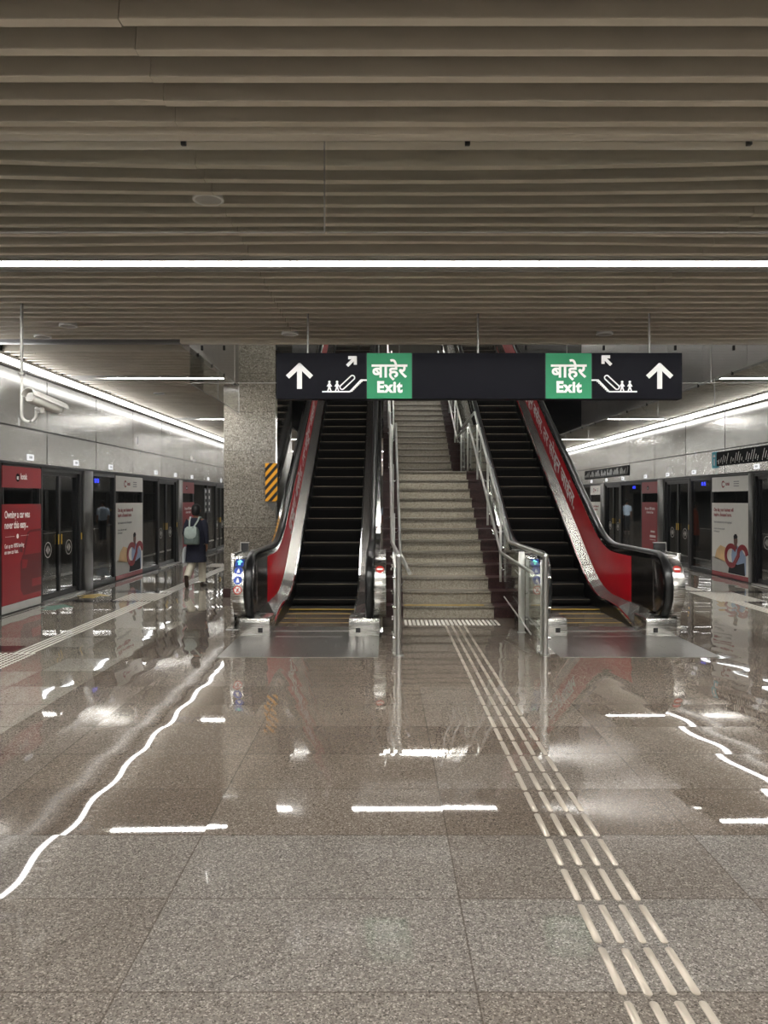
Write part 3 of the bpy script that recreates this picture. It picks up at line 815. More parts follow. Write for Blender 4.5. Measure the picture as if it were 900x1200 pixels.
        def sweep(sec, path):
            R = []
            for i, (y, z) in enumerate(path):
                a = path[max(i-1, 0)]; c = path[min(i+1, len(path)-1)]
                ty, tz = c[0]-a[0], c[1]-a[1]; l = math.hypot(ty, tz); ty, tz = ty/l, tz/l
                ny, nz = -tz, ty
                if i >= 0: R.append([(X(s*.725)+dx, y+ny*dn, z+nz*dn) for dx, dn in sec])
            return R
        hr = [(.05*math.cos(2*PI*k/12)*(1 if True else 1), .012+.026*math.sin(2*PI*k/12)) for k in range(12)]
        MB().rings(sweep(hr, loop)).build('handrail', M['rubber'], t, smooth=True)
        gd = [(-.046, -.078), (.046, -.078), (.050, -.018), (-.050, -.018)]
        MB().rings(sweep(gd, loop[3:])).build('handrail_guide', M['mirror'], t)
        # newel: rounded end panel inside the rail, drum outside it
        D = lambda rr, yb: [(yb, cz-rr)]+[(cy+rr*math.cos(a), cz+rr*math.sin(a)) for a in [-PI/2-PI*k/16 for k in range(17)]]+[(yb, cz+rr)]
        MB().prism(D(.325, 9.64), 'x', *sorted((X(s*.688), X(s*.765)))).build('newel_end', M['darksteel'], t, bevel=.004)
        nw = MB().prism(D(.385, 10.6), 'x', *sorted((X(s*.775), X(s*.925)))).build('newel_drum', M['steel'], t, bevel=.01)
        # stickers on the front of the drum
        if s < 0:
            for q, (ang, m) in enumerate(((2.55, 'sticker_blue'), (2.86, 'sticker_blue'), (3.17, 'sticker_red'))):
                cyq, czq = cy+.387*math.cos(ang), cz+.387*math.sin(ang)
                F = Fr((X(s*.85), cyq, czq), (1, 0, 0), (0, math.sin(ang)*1, -math.cos(ang)))
                sb = F.disc(MB(), 0, 0, .052, -.004, .002).build('safety_sticker', M[m], nw)
                F.disc(MB(), 0, 0, .036 if m == 'sticker_red' else .0, .002, .003) if m == 'sticker_red' else None
                b = MB()
                if m == 'sticker_red': F.disc(b, 0, 0, .040, .002, .003)
                else: F.poly(b, [(-.02, -.03), (.02, -.03), (.012, .005), (0, .03), (-.012, .005)], .002, .003)
                if m == 'sticker_blue': b.build('sticker_symbol', M['white'], nw)
                else:
                    b.build('sticker_symbol', M['white'], nw); b = MB(); F.line(b, [(-.028, .028), (.028, -.028)], .008, .003, .004); F.line(b, [(-.01, -.02), (.01, .02)], .014, .003, .004); b.build('sticker_bar', M['sticker_red'], nw)
            ang = 2.24; F = Fr((X(s*.85), cy+.387*math.cos(ang), cz+.387*math.sin(ang)), (1, 0, 0), (0, math.sin(ang), -math.cos(ang)))
            F.rect(MB(), -.05, .05, -.06, .06, -.006, .002).build('direction_lamp', M['sticker_blue'], nw)
            b = MB(); F.poly(b, [(-.012, -.04), (.012, -.04), (.012, .01), (.035, .01), (0, .05), (-.035, .01), (-.012, .01)], .002, .004); b.build('arrow', M['go_green'], nw)
        else:
            ang = 2.5; F = Fr((X(s*.85), cy+.387*math.cos(ang), cz+.387*math.sin(ang)), (1, 0, 0), (0, math.sin(ang), -math.cos(ang)))
            F.disc(MB(), 0, 0, .05, -.004, .002).build('no_entry_sticker', M['sticker_red'], nw)
            b = MB(); F.rect(b, -.035, .035, -.012, .012, .002, .003); b.build('sticker_bar', M['white'], nw)
        # base block with the square sensor hole
        nb = MB().box(*sorted((X(s*.475), X(s*.845))), 9.24, 9.70, .0, .215).build('newel_base', M['steel'], t, bevel=.012)
        MB().box(*sorted((X(s*.56), X(s*.615))), 9.236, 9.245, .045, .10).build('sensor_window', M['black'], nb)
        # little lamp at the comb
        MB().box(*sorted((X(s*.50), X(s*.545))), 9.705, 9.76, .02, .075).build('comb_lamp', M['comb_led'] if s == mirror else M['steel'], t, bevel=.008)
        # outer deck and cladding
        yo = [10.3]+[y for y in ys_path if y > 10.4]
        poly = [(y, max(.0, zn(y)-1.0)) for y in yo]+[(y, zn(y)+.86) for y in reversed(yo)]
        MB().prism(poly, 'x', *sorted((X(s*.82), X(s*.84)))).build('outer_cladding', M['steel'], t)
        R = [[(X(s*.70), y, zn(y)+.84), (X(s*.70), y, zn(y)+.87), (X(s*.84), y, zn(y)+.87), (X(s*.84), y, zn(y)+.84)] for y in yo]
        MB().rings(R).build('outer_deck', M['mirror'], t)
    poly = [(y, zn(y)-1.02) for y in ys_path if y > 13.6]+[(y, zn(y)-.62) for y in reversed(ys_path) if y > 13.6]
    MB().prism([(12.9, 0)]+poly+[(12.6, 0)], 'x', X(-.81), X(.81)).build('truss', M['concrete'], t)
    return t
XL, XR = -.90, 2.68
escalator(XL, 'left escalator with a red lettered side panel, beside the granite pillar', -1)
escalator(XR, 'right escalator with a red lettered side panel, away from the pillar', 1)
# status displays standing outside the escalators
for x, lab in ((XL-1.02, 'narrow black panel on a steel upright outside the left escalator'), (XR+1.06, 'narrow black panel on a steel upright outside the right escalator')):
    t = thing('standing_panel', lab, 'standing panel', (x, 10.3, 0))
    s = -1 if x < 0 else 1
    MB().box(*sorted((x-s*.02, x+s*.03)), 9.75, 10.35, 0, .96).build('upright', M['steel'], t, bevel=.006)
    MB().box(x-.01 if s < 0 else x-.10, x+.09 if s < 0 else x+.06, 10.36, 10.39, .82, 1.06).build('panel', M['black'], t, bevel=.004)
    b = MB(); a0, a1 = (x-.02, x+.10) if s < 0 else (x-.11, x+.07); b.box(a0, a1, 10.355, 10.395, 1.06, 1.072); b.box(a1-.012 if s > 0 else a0, a1 if s > 0 else a0+.012, 10.355, 10.395, .82, 1.06); b.build('panel_edge', M['alu'], t)
    MB().box(x-.08, x+.08, 9.70, 10.40, 0, .012).build('foot', M['steel'], t)

# ------------------------------------------------------------------ stairs
SX0, SX1 = -.02, 1.82; Y0s, HS, GS = 10.70, .1675, .30
t = thing('staircase', 'granite staircase with maroon borders between the two escalators', 'staircase', ((SX0+SX1)/2, Y0s, 0))
def stair_step(k, y, z, d):
    b = MB(); b.box(SX0+.29, SX1-.29, y, y+d, z-HS, z-.03); o = b.build('step', M['stair'], t)
    MB().box(SX0+.29, SX1-.29, y-.032, y+d, z-.034, z).build('tread', M['tread'], o, bevel=.006)
    for a, c in ((SX0, SX0+.288), (SX1-.288, SX1)):
        b = MB(); b.prism([(y, z-HS), (y, z-.034), (y-.032, z-.034), (y-.032, z), (y+d, z), (y+d, z-HS)], 'x', a, c); b.build('border', M['maroon'], o)
    b = MB()
    for q in (.006, .022): b.box(SX0+.29, SX1-.29, y+q-.012, y+q-.004, z, z+.0012)
    b.build('grip_line', M['black'], o)
    if k == 1: MB().box(SX0+.30, SX1-.42, y+.03, y+.10, z, z+.002).build('yellow_strip', M['yellow'], o)
for k in range(1, 14): stair_step(k, Y0s+GS*(k-1), HS*k, GS if k < 13 else 17.2-(Y0s+GS*12))
YL2 = 17.2
n2 = int(round((UPZ-13*HS)/HS))
for k in range(1, n2+1): stair_step(99, YL2+GS*(k-1), HS*(13+k), GS if k < n2 else VY1-(YL2+GS*(n2-1)))
poly = [(Y0s+.02, 0), (Y0s+.3*12+.3, HS*12), (YL2, HS*12.), (YL2+GS*(n2-1), HS*(12+n2)), (VY1, UPZ-HS), (VY1, UPZ-.6), (YL2+.5, HS*12-.3), (Y0s+GS*12, HS*12-.3), (Y0s+.9, 0)]
MB().prism(poly, 'x', SX0, SX1).build('stair_slab', M['concrete'], t)

def stair_z(y):
    if y < Y0s: return 0
    if y < Y0s+GS*12: return HS+(y-Y0s)*HS/GS
    if y < YL2: return 13*HS
    return 13*HS+HS+(y-YL2)*HS/GS
def balustrade(s, xpost, xr, label):
    """s: +1 when the hand rail hangs towards +x"""
    t = thing('balustrade', label, 'balustrade', (xr, 8.09, 0), 'balustrades beside the stairs')
    yb = Y0s-.05; yt = Y0s+GS*12+.1
    top = [(xpost, 8.09, 1.05), (xr, yb, 1.06), (xr, yt+.3, 3.32), (xr, YL2-.1, 3.26), (xr, 23.2, 3.26+(23.2-YL2)*.53)]
    MB().tube(top, .024, 14).build('top_rail', M['rail'], t, smooth=True)
    hx = s*.115
    hand = [(xpost+s*.12, 8.18, .86), (xr+hx, yb, .91), (xr+hx, yt+.3, 3.10), (xr+hx, YL2-.1, 3.02), (xr+hx, 23.0, 3.02+(23-YL2)*.53)]
    MB().tube(hand, .021, 12).build('hand_rail', M['rail'], t, smooth=True)
    low = [(xr+hx*.6, 8.7, .12), (xr+hx*.6, yb, .30)]
    MB().tube(low, .010, 8).build('lower_rail', M['rail'], t, smooth=True)
    b = MB(); b.tube([(xpost, 8.09, 0), (xpost, 8.09, 1.05)], .030, 18); b.tube([(xpost, 8.09, 0), (xpost, 8.09, .012)], .055, 18)
    b.build('post', M['rail'], t, smooth=True)
    b = MB(); b.rings([[(xpost+.03*math.cos(2*PI*k/16)*c, 8.09+.03*math.sin(2*PI*k/16)*c, 1.05+h) for k in range(16)] for c, h in ((1, 0), (.8, .018), (.4, .027))])
    b.build('post_cap', M['rail'], t, smooth=True)
    for y in (8.22, 9.5, 11.2, 12.6, 14.0, 15.6, 16.9, 18.4, 20, 21.6):
        z = stair_z(y)
        xx = xr if y > 9 else xpost-s*.045
        b = MB(); xp = xx+s*.034; hw = .038 if y < 10 else .018; b.box(xp-hw, xp+hw, y-.006, y+.006, z, z+1.0); b.box(xp-.05, xp+.05, y-.04, y+.04, z, z+.01) if y < 10 else None
        b.build('flat_post', M['rail'], t, bevel=.003)
        br = MB(); br.tube([(xx, y, z+.74), (xx+hx*.6, y, z+.72), (xx+hx, y, z+.78)], .008, 8)
        br.tube([(xx, y, z+.92), (xx-s*.03, y, z+.95)], .01, 8)
        br.build('bracket', M['rail'], t, smooth=True)
        b = MB()
        for q in (.18, .5, .82):
            for dy in (-.10, .10):
                b.tube([(xx-.016, y+dy, z+q), (xx+.016, y+dy, z+q)], .016, 10)
        b.build('glass_clamps', M['mirror'], t, smooth=True)
    cuts = [(8.34, 9.40), (9.6, 11.1), (11.3, 12.5), (12.7, 13.9), (14.2, 15.5), (15.7, 16.8), (17.2, 18.3), (18.5, 19.9), (20.1, 21.5)]
    for a, c in cuts:
        za, zb = stair_z(a), stair_z(c)
        if a < 10.7: za = zb = .0
        poly = [(a, za+.10), (c, zb+.10), (c, zb+.93), (a, za+.93)]
        if a < 10 < c: poly = [(9.6, .1), (10.5, .1), (11.1, stair_z(11.1)+.10), (11.1, stair_z(11.1)+.93), (10.6, .95), (9.6, .93)]
        MB().prism(poly, 'x', xr-.006, xr+.006).build('glass_panel', M['railglass'], t)
balustrade(1, .153, .11, 'steel and glass balustrade on the left edge of the stairs')
balustrade(-1, 1.70, 1.735, 'steel and glass balustrade on the right edge of the stairs')

# ------------------------------------------------------------------ column with its marker
CX0, CX1, CY0, CY1 = -2.70, -1.80, 12.95, 15.0
t = structe('column_granite'); t.location = (CX0, CY0, 0)
MB().box(CX0, CX1-.03, CY0, CY1, .15, 10.3).build('shaft', M['column'], t)
MB().box(CX0-.012, CX1-.018, CY0-.012, CY1, 0, .15).build('plinth', M['maroon'], t)
b = MB()
for z0, z1 in ((.15, 1.9), (1.91, 4.2), (4.21, 7), (7.01, 10.3)): b.box(CX1-.03, CX1, CY0+.0, CY1, z0, z1)
b.build('steel_side', M['mirror'], t)
t = thing('hazard_marker', 'black and yellow striped board hung on the granite pillar', 'hazard marker', (-1.89, 12.9, 1.62))
MB().box(-1.995, -1.795, 12.90, 12.945, 1.62, 2.26).build('striped_board', M['hazard'], t)
MB().prism([(-1.985, 1.615), (-1.80, 1.615), (-1.865, 1.45)], 'y', 12.915, 12.945).build('pointed_tail', plain('grey_plastic', srgb(96, 94, 90), .5), t)

# ------------------------------------------------------------------ glass smoke curtains
def curtain(name_label, pts0, pts1, z0, z1, group):
    """one glass sheet hung between two floor-plan points"""
    (xa, ya), (xb, yb) = pts0, pts1
    t = thing('glass_smoke_curtain', name_label, 'glass curtain', ((xa+xb)/2, (ya+yb)/2, z1), group)
    dx, dy = xb-xa, yb-ya; l = math.hypot(dx, dy); dx, dy = dx/l, dy/l; nx, ny = -dy*.005, dx*.005
    g = .004
    A = (xa+dx*g, ya+dy*g); B = (xb-dx*g, yb-dy*g)
    sec = lambda p, z: [(p[0]+nx, p[1]+ny, z), (p[0]-nx, p[1]-ny, z)]
    q = [(A[0]+nx, A[1]+ny), (B[0]+nx, B[1]+ny), (B[0]-nx, B[1]-ny), (A[0]-nx, A[1]-ny)]
    MB().prism(q, 'z', z0, z1).build('sheet', M['clear'], t)
    # edge strips
    b = MB(); w = .008
    ux, uy = dx*w, dy*w; n2x, n2y = nx*1.6, ny*1.6
    b.prism([(B[0]+n2x, B[1]+n2y), (B[0]-n2x, B[1]-n2y), (B[0]-ux-n2x, B[1]-uy-n2y), (B[0]-ux+n2x, B[1]-uy+n2y)], 'z', z0, z1)
    b.build('edge_strip', M['alu'], t)
    b = MB(); b.prism(q, 'z', z0-.006, z0); b.build('bottom_edge', M['alu'], t)
    nC = max(2, int(l/1.5))
    for k in range(nC):
        f = (k+.5)/nC; px, py = A[0]+(B[0]-A[0])*f, A[1]+(B[1]-A[1])*f
        b = MB(); b.box(px-.014, px+.014, py-.014, py+.014, z1-.075, z1-.015); b.build('clamp', M['black'], t, bevel=.004)
G = 'glass sheets of the curtain hanging nearest the viewer'
for a, c, w in ((CL, -3.4, 'far left'), (-3.4, -.315, 'left of centre'), (-.315, 2.75, 'right of centre'), (2.75, 5.3, 'to the right'), (5.3, CR, 'far right')):
    curtain('clear glass sheet hanging from the near ceiling, ' + w, (a, 4.17), (c, 4.17), 3.095, ZC+.05, G)
G = 'glass sheets around the stair opening'
for a, c, w in ((VX0+.03, -1.86, 'beside the pillar'), (-1.86, .2, 'above the left escalator'), (.2, 2.3, 'above the stairs'), (2.3, 4.1, 'above the right escalator'), (4.1, VX1-.03, 'at its right corner')):
    curtain('glass sheet along the front of the stair opening, ' + w, (a, 9.62), (c, 9.62), 3.11, ZC-.0, G)
curtain('glass sheet along the left of the stair opening, in front of the pillar', (VX0+.01, 9.66), (VX0+.01, 11.3), 3.11, ZC, G)
curtain('glass sheet along the left of the stair opening, touching the pillar', (VX0+.01, 11.3), (VX0+.01, 12.92), 3.11, ZC, G)
for i in range(6):
    curtain('glass sheet along the right of the stair opening, ' + ('nearest the viewer', 'second from the front', 'third from the front', 'fourth from the front', 'fifth from the front', 'farthest back')[i], (VX1-.01, 9.66+2.5*i), (VX1-.01, 9.66+2.5*(i+1)), 3.11, ZC, G)
# perforated edge angle under the opening
mb = MB(); mb.box(VX1-.02, VX1+.08, 9.6, VY1, ZC-.03, ZC); struct('trim_10', mb, M['alu'])
mb = MB(); mb.box(VX0-.08, VX0+.02, 9.6, 12.9, ZC-.03, ZC); struct('trim_11', mb, M['alu'])

# ------------------------------------------------------------------ hanging sign
YS = 8.05; k_ = YS/900
sx = lambda px: (px-450)*k_; sz = lambda py: H-(py-586)*k_
t = thing('hanging_exit_sign', 'long charcoal exit sign with green panels hanging before the stairs', 'sign', (sx(561.5), YS, sz(467)))
x0, x1, z0, z1 = sx(324), sx(799.5), sz(467.5), sz(413.5)
MB().box(x0, x1, YS, YS+.14, z0, z1).build('sign_body', M['sign'], t, bevel=.006)
F = Fr((0, YS, 0), (1, 0, 0), (0, 0, 1))
def S2(px, py): return (sx(px), sz(py))
for a, b_ in ((430, 482.5), (639.5, 693)):
    g = F.rect(MB(), sx(a), sx(b_), z0+.004, z1-.004, -.002, .004).build('green_panel', M['green'], t)
    m_ = sx((a+b_)/2)
    F.text('lettering', 'बाहेर', m_, sz(442), .205, M['white'], g, .005, 'CENTER', .0048, 1.0)
    F.text('lettering', 'Exit', m_, sz(459.5), .158, M['white'], g, .005, 'CENTER', .0075, .96, 0, 1.12)
for a in (429.5, 483, 639, 693.5): MB().box(sx(a)-.003, sx(a)+.003, YS-.001, YS+.01, z0+.003, z1-.003).build('joint', M['black'], t)
def up_arrow(c):
    b = MB(); w = .052
    F.line(b, [S2(c, 454), S2(c, 431)], w, 0, .003)
    tip = S2(c, 427.5); F.line(b, [(sx(c)-.115, tip[1]-.118), (tip[0], tip[1]-.008)], w*.92, 0, .0034); F.line(b, [(tip[0], tip[1]-.008), (sx(c)+.115, tip[1]-.118)], w*.92, 0, .0038)
    b.build('up_arrow', M['white'], t)
up_arrow(351); up_arrow(773)
def diag_arrow(px, py, s):
    b = MB(); x, z = S2(px, py); w = .033; L = .078
    F.line(b, [(x-s*L*.5, z-L*.5), (x+s*L*.45, z+L*.45)], w, 0, .003)
    F.line(b, [(x-s*L*.32, z+L*.5), (x+s*L*.5, z+L*.5)], w, 0, .0034); F.line(b, [(x+s*L*.5, z+L*.55), (x+s*L*.5, z-L*.32)], w, 0, .0038)
    b.build('diagonal_arrow', M['white'], t)
diag_arrow(412, 423.5, 1); diag_arrow(711, 422.5, -1)
def picto(cx, s):
    """escalator pictogram: s=+1 rises to the right"""
    b = MB(); X_ = lambda d: sx(cx+s*d)
    w = .015
    F.line(b, [(X_(0), sz(459)), (X_(32), sz(459)), (X_(45), sz(445.5)), (X_(53), sz(445.5))], w, 0, .003)
    for q in range(7):                         # stepped underside
        a = 33+q*1.9; F.line(b, [(X_(a), sz(458.5-q*1.85)), (X_(a+1.9), sz(458.5-q*1.85))], .008, 0, .0032); F.line(b, [(X_(a+1.9), sz(458.5-q*1.85)), (X_(a+1.9), sz(456.6-q*1.85))], .008, 0, .0034)
    lo, hi = (23.0, 453.8), (35.0, 442.6); r = 2.6; pts = []
    ang = math.atan2(-(hi[1]-lo[1]), hi[0]-lo[0])
    for q in range(9): a = ang-PI/2+PI*q/8; pts.append((hi[0]+r*math.cos(a), hi[1]-r*math.sin(a)))
    for q in range(9): a = ang+PI/2+PI*q/8; pts.append((lo[0]+r*math.cos(a), lo[1]-r*math.sin(a)))
    pts.append(pts[0]); F.line(b, [(X_(u), sz(v)) for u, v in pts], .012, 0, .003)
    for pc in (8, 17):
        F.disc(b, X_(pc), sz(447.6), .013, 0, .003, n=10)
        F.poly(b, [(X_(pc-1.0), sz(449.2)), (X_(pc+1.0), sz(449.2)), (X_(pc+3.2), sz(453)), (X_(pc+1.3), sz(452.8)), (X_(pc+1.4), sz(455)), (X_(pc-1.4), sz(455)), (X_(pc-1.3), sz(452.8)), (X_(pc-3.2), sz(453))][::s], 0, .0036)
        F.line(b, [(X_(pc-.6), sz(454.5)), (X_(pc-2), sz(458.5))], .013, 0, .003); F.line(b, [(X_(pc+.6), sz(454.5)), (X_(pc+2), sz(458.5))], .013, 0, .0032)
    b.build('escalator_pictogram', M['white'], t)
picto(378, 1); picto(746, -1)
for px in (360, 561, 763.5):
    MB().tube([(sx(px), YS+.07, z1), (sx(px), YS+.07, 3.70)], .011, 10).build('hanger_rod', M['galv'], t, smooth=True)

# ------------------------------------------------------------------ security camera on its drop pole
kx = 7.7/900
cx = lambda px: (px-450)*kx
cz_ = lambda py: H-(py-586)*kx
t = thing('security_camera', 'ivory security camera on a bent pole hanging by the left wall', 'security camera', (cx(25.5), 7.7, 3.62))
MB().tube([(cx(25.5), 7.7, 3.75), (cx(25.5), 7.7, cz_(437))], .015, 14).build('drop_pole', M['galv'], t, smooth=True)
b = MB(); b.tube([(cx(25.5), 7.7, cz_(437)), (cx(25.5), 7.7, cz_(439.5))], .038, 16); b.build('coupling', M['galv'], t, smooth=True)
pts = [(cx(25.5), 7.7, cz_(437)), (cx(25.5), 7.7, cz_(486))]
for q in range(9):
    a = PI+PI*q/8*.88; pts.append((cx(34)+8.5*kx*math.cos(a), 7.7, cz_(486)+8.5*kx*math.sin(a)))
pts.append((cx(43), 7.7, cz_(483)))
MB().tube(pts, .0155, 14).build('bent_arm', M['cctv'], t, smooth=True)
dirv = Vector((.36, -.10, -.11)).normalized()       # lens looks left and towards the viewer
rt = Vector((-3.445, 7.48, 2.645)); ft = Vector((-3.30, 7.84, 2.56))
ax = (ft-rt).normalized(); side = ax.cross(Vector((0, 0, 1))).normalized(); upv = side.cross(ax)
def ring(c, w, h, n=16, pw=3): 
    out = []
    for q in range(n):
        a = 2*PI*q/n; ca, sa = math.cos(a), math.sin(a)
        f = (abs(ca)**pw+abs(sa)**pw)**(-1/pw); out.append(c+side*(w*ca*f)+upv*(h*sa*f))
    return out
b = MB(); b.rings([ring(rt+ax*d, w, h) for d, w, h in ((0, .055, .045), (.02, .066, .055), (.25, .066, .055), (.36, .062, .052), (.375, .05, .042))]); hs = b.build('camera_housing', M['cctv'], t, smooth=True)
b = MB(); R = []
for d in (-.045, .42):
    out = []
    for (a_, rr) in [(a, r) for r in (.080, .086) for a in ([PI*.02+PI*.96*q/10 for q in range(11)] if r == .080 else [PI*.98-PI*.96*q/10 for q in range(11)])]:
        out.append(rt+ax*d+side*(rr*math.cos(a_))+upv*(rr*.95*math.sin(a_)+.0))
    R.append(out)
b.rings(R); b.build('sun_shield', M['cctv'], hs, smooth=True)
b = MB(); c0 = rt+ax*-.001; b.rings([ring(c0, .046, .036, 16), ring(c0-ax*.004, .044, .034, 16)]); b.build('lens_window', M['palegrey'], hs)
mid = rt+ax*.16-upv*.05
MB().tube([tuple(mid), tuple(mid-Vector((0, 0, .04))), (cx(43), 7.7, cz_(479)), (cx(43), 7.7, cz_(484))], .022, 12).build('swivel_bracket', M['cctv'], t, smooth=True)

# ------------------------------------------------------------------ round ceiling speakers
def speaker(x, y, label, r=.10):
    t = thing('ceiling_speaker', label, 'ceiling speaker', (x, y, ZC), 'round speakers set in the slatted ceiling')
    ring_ = lambda r_, z: [(x+r_*math.cos(2*PI*q/28), y+r_*math.sin(2*PI*q/28), z) for q in range(28)]
    MB().rings([ring_(r*.8, ZC+.05), ring_(r, ZC-.004), ring_(r, ZC-.014), ring_(r*.86, ZC-.018), ring_(r*.84, ZC-.012)]).build('rim', M['white'], t, smooth=True)
    MB().rings([ring_(r*.84, ZC-.012), ring_(r*.4, ZC-.015)]).build('grille', M['palegrey'], t, smooth=True)
speaker(-1.135, 4.96, 'round speaker in the ceiling under the near glass curtain')
speaker(-1.1, 8.98, 'round speaker in the ceiling above the left end of the sign')
speaker(2.58, 8.98, 'round speaker in the ceiling above the right end of the sign')
speaker(-3.52, 8.56, 'round speaker in the left ceiling, farther from the pole')
speaker(-4.06, 9.14, 'round speaker in the left ceiling, nearest the light line')
speaker(-4.1, 14.0, 'round speaker in the ceiling over the left platform')

# ------------------------------------------------------------------ people
def skin_body(name, verts, edges, radii, parent, m):
    me = bpy.data.meshes.new(name); me.from_pydata(verts, edges, [])
    o = bpy.data.objects.new(name, me); COL.objects.link(o)
    md = o.modifiers.new('Skin', 'SKIN')
    for v, r in zip(me.skin_vertices[0].data, radii): v.radius = (r, r) if not isinstance(r, tuple) else r
    me.skin_vertices[0].data[0].use_root = True
    sb = o.modifiers.new('Sub', 'SUBSURF'); sb.levels = 2; sb.render_levels = 2
    bpy.context.view_layer.update()
    m2 = bpy.data.meshes.new_from_object(o.evaluated_get(bpy.context.evaluated_depsgraph_get()))
    o.modifiers.clear(); o.data = m2; m2.name = name
    m2.materials.clear(); m2.materials.append(m)
    m2.polygons.foreach_set('use_smooth', [True]*len(m2.polygons))
    o.parent = parent; return o
def ell(cx_, cy_, z, rx, ry, n=20): return [(cx_+rx*math.cos(2*PI*q/n), cy_+ry*math.sin(2*PI*q/n), z) for q in range(n)]
def loft(mb, secs, n=20): mb.rings([ell(*s, n=n) for s in secs]); return mb
def limb(mb, pts, radii, n=12): mb.tube(pts, radii, n); return mb
def hand_chain(V, E, R, wrist_i, w, d, sgn):
    """palm and five bent fingers hanging from the wrist; w: wrist point, sgn: side"""
    w = Vector(w)
    base = len(V)
    V.append(tuple(w+Vector((0, .01, -.045)))); E.append((wrist_i, base)); R.append((.030, .016))
    for k in range(4):
        off = (-.03+.02*k); L = (.062, .075, .07, .055)[k]
        i = len(V)
        V.append(tuple(w+Vector((.004*sgn, .012+off, -.085)))); E.append((base, i)); R.append(.0095)
        V.append(tuple(w+Vector((-.004*sgn, .014+off, -.085-L*.55)))); E.append((i, i+1)); R.append(.0085)
        V.append(tuple(w+Vector((-.020*sgn, .016+off, -.085-L*.95)))); E.append((i+1, i+2)); R.append(.0075)
    i = len(V)
    V.append(tuple(w+Vector((-.012*sgn, .045, -.05)))); E.append((base, i)); R.append(.0105)
    V.append(tuple(w+Vector((-.020*sgn, .058, -.085)))); E.append((i, i+1)); R.append(.009)
def person(loc, rz, label, top, bottom, kurta, sc=1.0, stride=.0, sleeves=True):
    t = thing('person', label, 'person')
    # feet: rear foot lifted on its toes when striding
    a = stride
    hipL, hipR = (-.085, 0, .84), (.085, 0, .84)
    kneeL, ankL = (-.085, .02-a*.15, .46), (-.085, -a*1.0, .085+a*.42)
    kneeR, ankR = (.085, .03+a*.35, .46), (.088, a*.40, .085)
    V = [(0, 0, .90), (0, .0, 1.05), (0, .005, 1.22), (0, 0, 1.33), (0, .005, 1.42), (0, .012, 1.53), (0, .012, 1.60)]
    R = [(.135, .10), (.12, .09), (.145, .095), (.085, .07), .050, (.073, .088), (.060, .07)]
    E = [(0, 1), (1, 2), (2, 3), (3, 4), (4, 5), (5, 6)]
    def add(p, r, to): V.append(p); R.append(r); E.append((to, len(V)-1)); return len(V)-1
    for s_, hip, kn, an in ((-1, hipL, kneeL, ankL), (1, hipR, kneeR, ankR)):
        i = add(hip, .085, 0); i = add(kn, .055, i); i = add(an, .038, i)
        if s_ < 0 and a > .1: add((an[0], an[1]-.02, an[2]-.09), .03, i)
        else: add((an[0], an[1]+.13, .035), .03, i)
    arms = {}
    for s_ in (-1, 1):
        i = add((s_*.165, 0, 1.33), .052, 3)
        i = add((s_*.215, -.03, 1.08), .040, i)
        i = add((s_*.205, .06-.02*s_, .86), .026, i)
        arms[s_] = (i, V[i])
    for s_ in (-1, 1): hand_chain(V, E, R, arms[s_][0], arms[s_][1], None, s_)
    skin_body('body', V, E, R, t, M['skin'])
    # face
    b = MB(); b.tube([(0, .098, 1.545), (0, .122, 1.515), (0, .098, 1.505)], [.008, .016, .012], 8); b.build('nose', M['skin'], t, smooth=True)
    b = MB()
    for s_ in (-1, 1): b.rings([[(s_*.033+.014*math.cos(2*PI*q/10)*c, .088+d_, 1.56+.008*math.sin(2*PI*q/10)*c) for q in range(10)] for c, d_ in ((1, 0), (.7, .008))])
    b.build('eyes', M['black'], t)
    b = MB(); b.tube([(-.028, .092, 1.478), (0, .102, 1.476), (.028, .092, 1.478)], .006, 8); b.build('mouth', M['shoe'], t, smooth=True)
    b = MB()
    for s_ in (-1, 1): b.rings([[(s_*(.078+d_), .0+.018*math.cos(2*PI*q/10)*c, 1.535+.03*math.sin(2*PI*q/10)*c) for q in range(10)] for c, d_ in ((.8, 0), (1, .010), (.7, .016))])
    b.build('ears', M['skin'], t, smooth=True)
    # short hair cap
    b = MB(); secs = []
    for z, rx, ry, cy_ in ((1.445, .058, .050, -.030), (1.47, .076, .072, -.020), (1.52, .088, .092, -.012), (1.575, .092, .100, -.004), (1.62, .085, .094, .004), (1.655, .064, .072, .006), (1.675, .03, .034, .006)):
        secs.append((0, cy_, z, rx, ry))
    loft(b, secs); hb = b.build('hair', M['hair'], t, smooth=True)
    # top garment
    b = MB()
    if kurta:
        loft(b, [(0, 0, .50, .215, .165), (0, 0, .62, .205, .155), (0, 0, .85, .190, .140), (0, 0, 1.0, .168, .122), (0, 0, 1.15, .172, .120), (0, -.004, 1.27, .180, .112), (0, -.004, 1.34, .165, .094), (0, 0, 1.385, .095, .070), (0, 0, 1.40, .06, .056)])
    else:
        loft(b, [(0, 0, .86, .165, .125), (0, 0, 1.0, .158, .115), (0, 0, 1.15, .172, .120), (0, -.004, 1.27, .182, .114), (0, -.004, 1.34, .168, .096), (0, 0, 1.385, .095, .070), (0, 0, 1.41, .06, .056)])
    tp = b.build('kurta' if kurta else 'shirt', M[top], t, smooth=True)
    for s_ in (-1, 1):
        p = arms[s_][1]; b = MB()
        sh, el, wr = Vector((s_*.14, 0, 1.335)), Vector((s_*.217, -.03, 1.08)), Vector(p)
        e2 = wr.lerp(el, .08) if kurta else wr.lerp(el, .95)
        limb(b, [sh, sh.lerp(el, .35)+Vector((s_*.02, 0, 0)), el, e2], [.072, .066, .056, .046]); b.build('sleeve', M[top], tp, smooth=True)
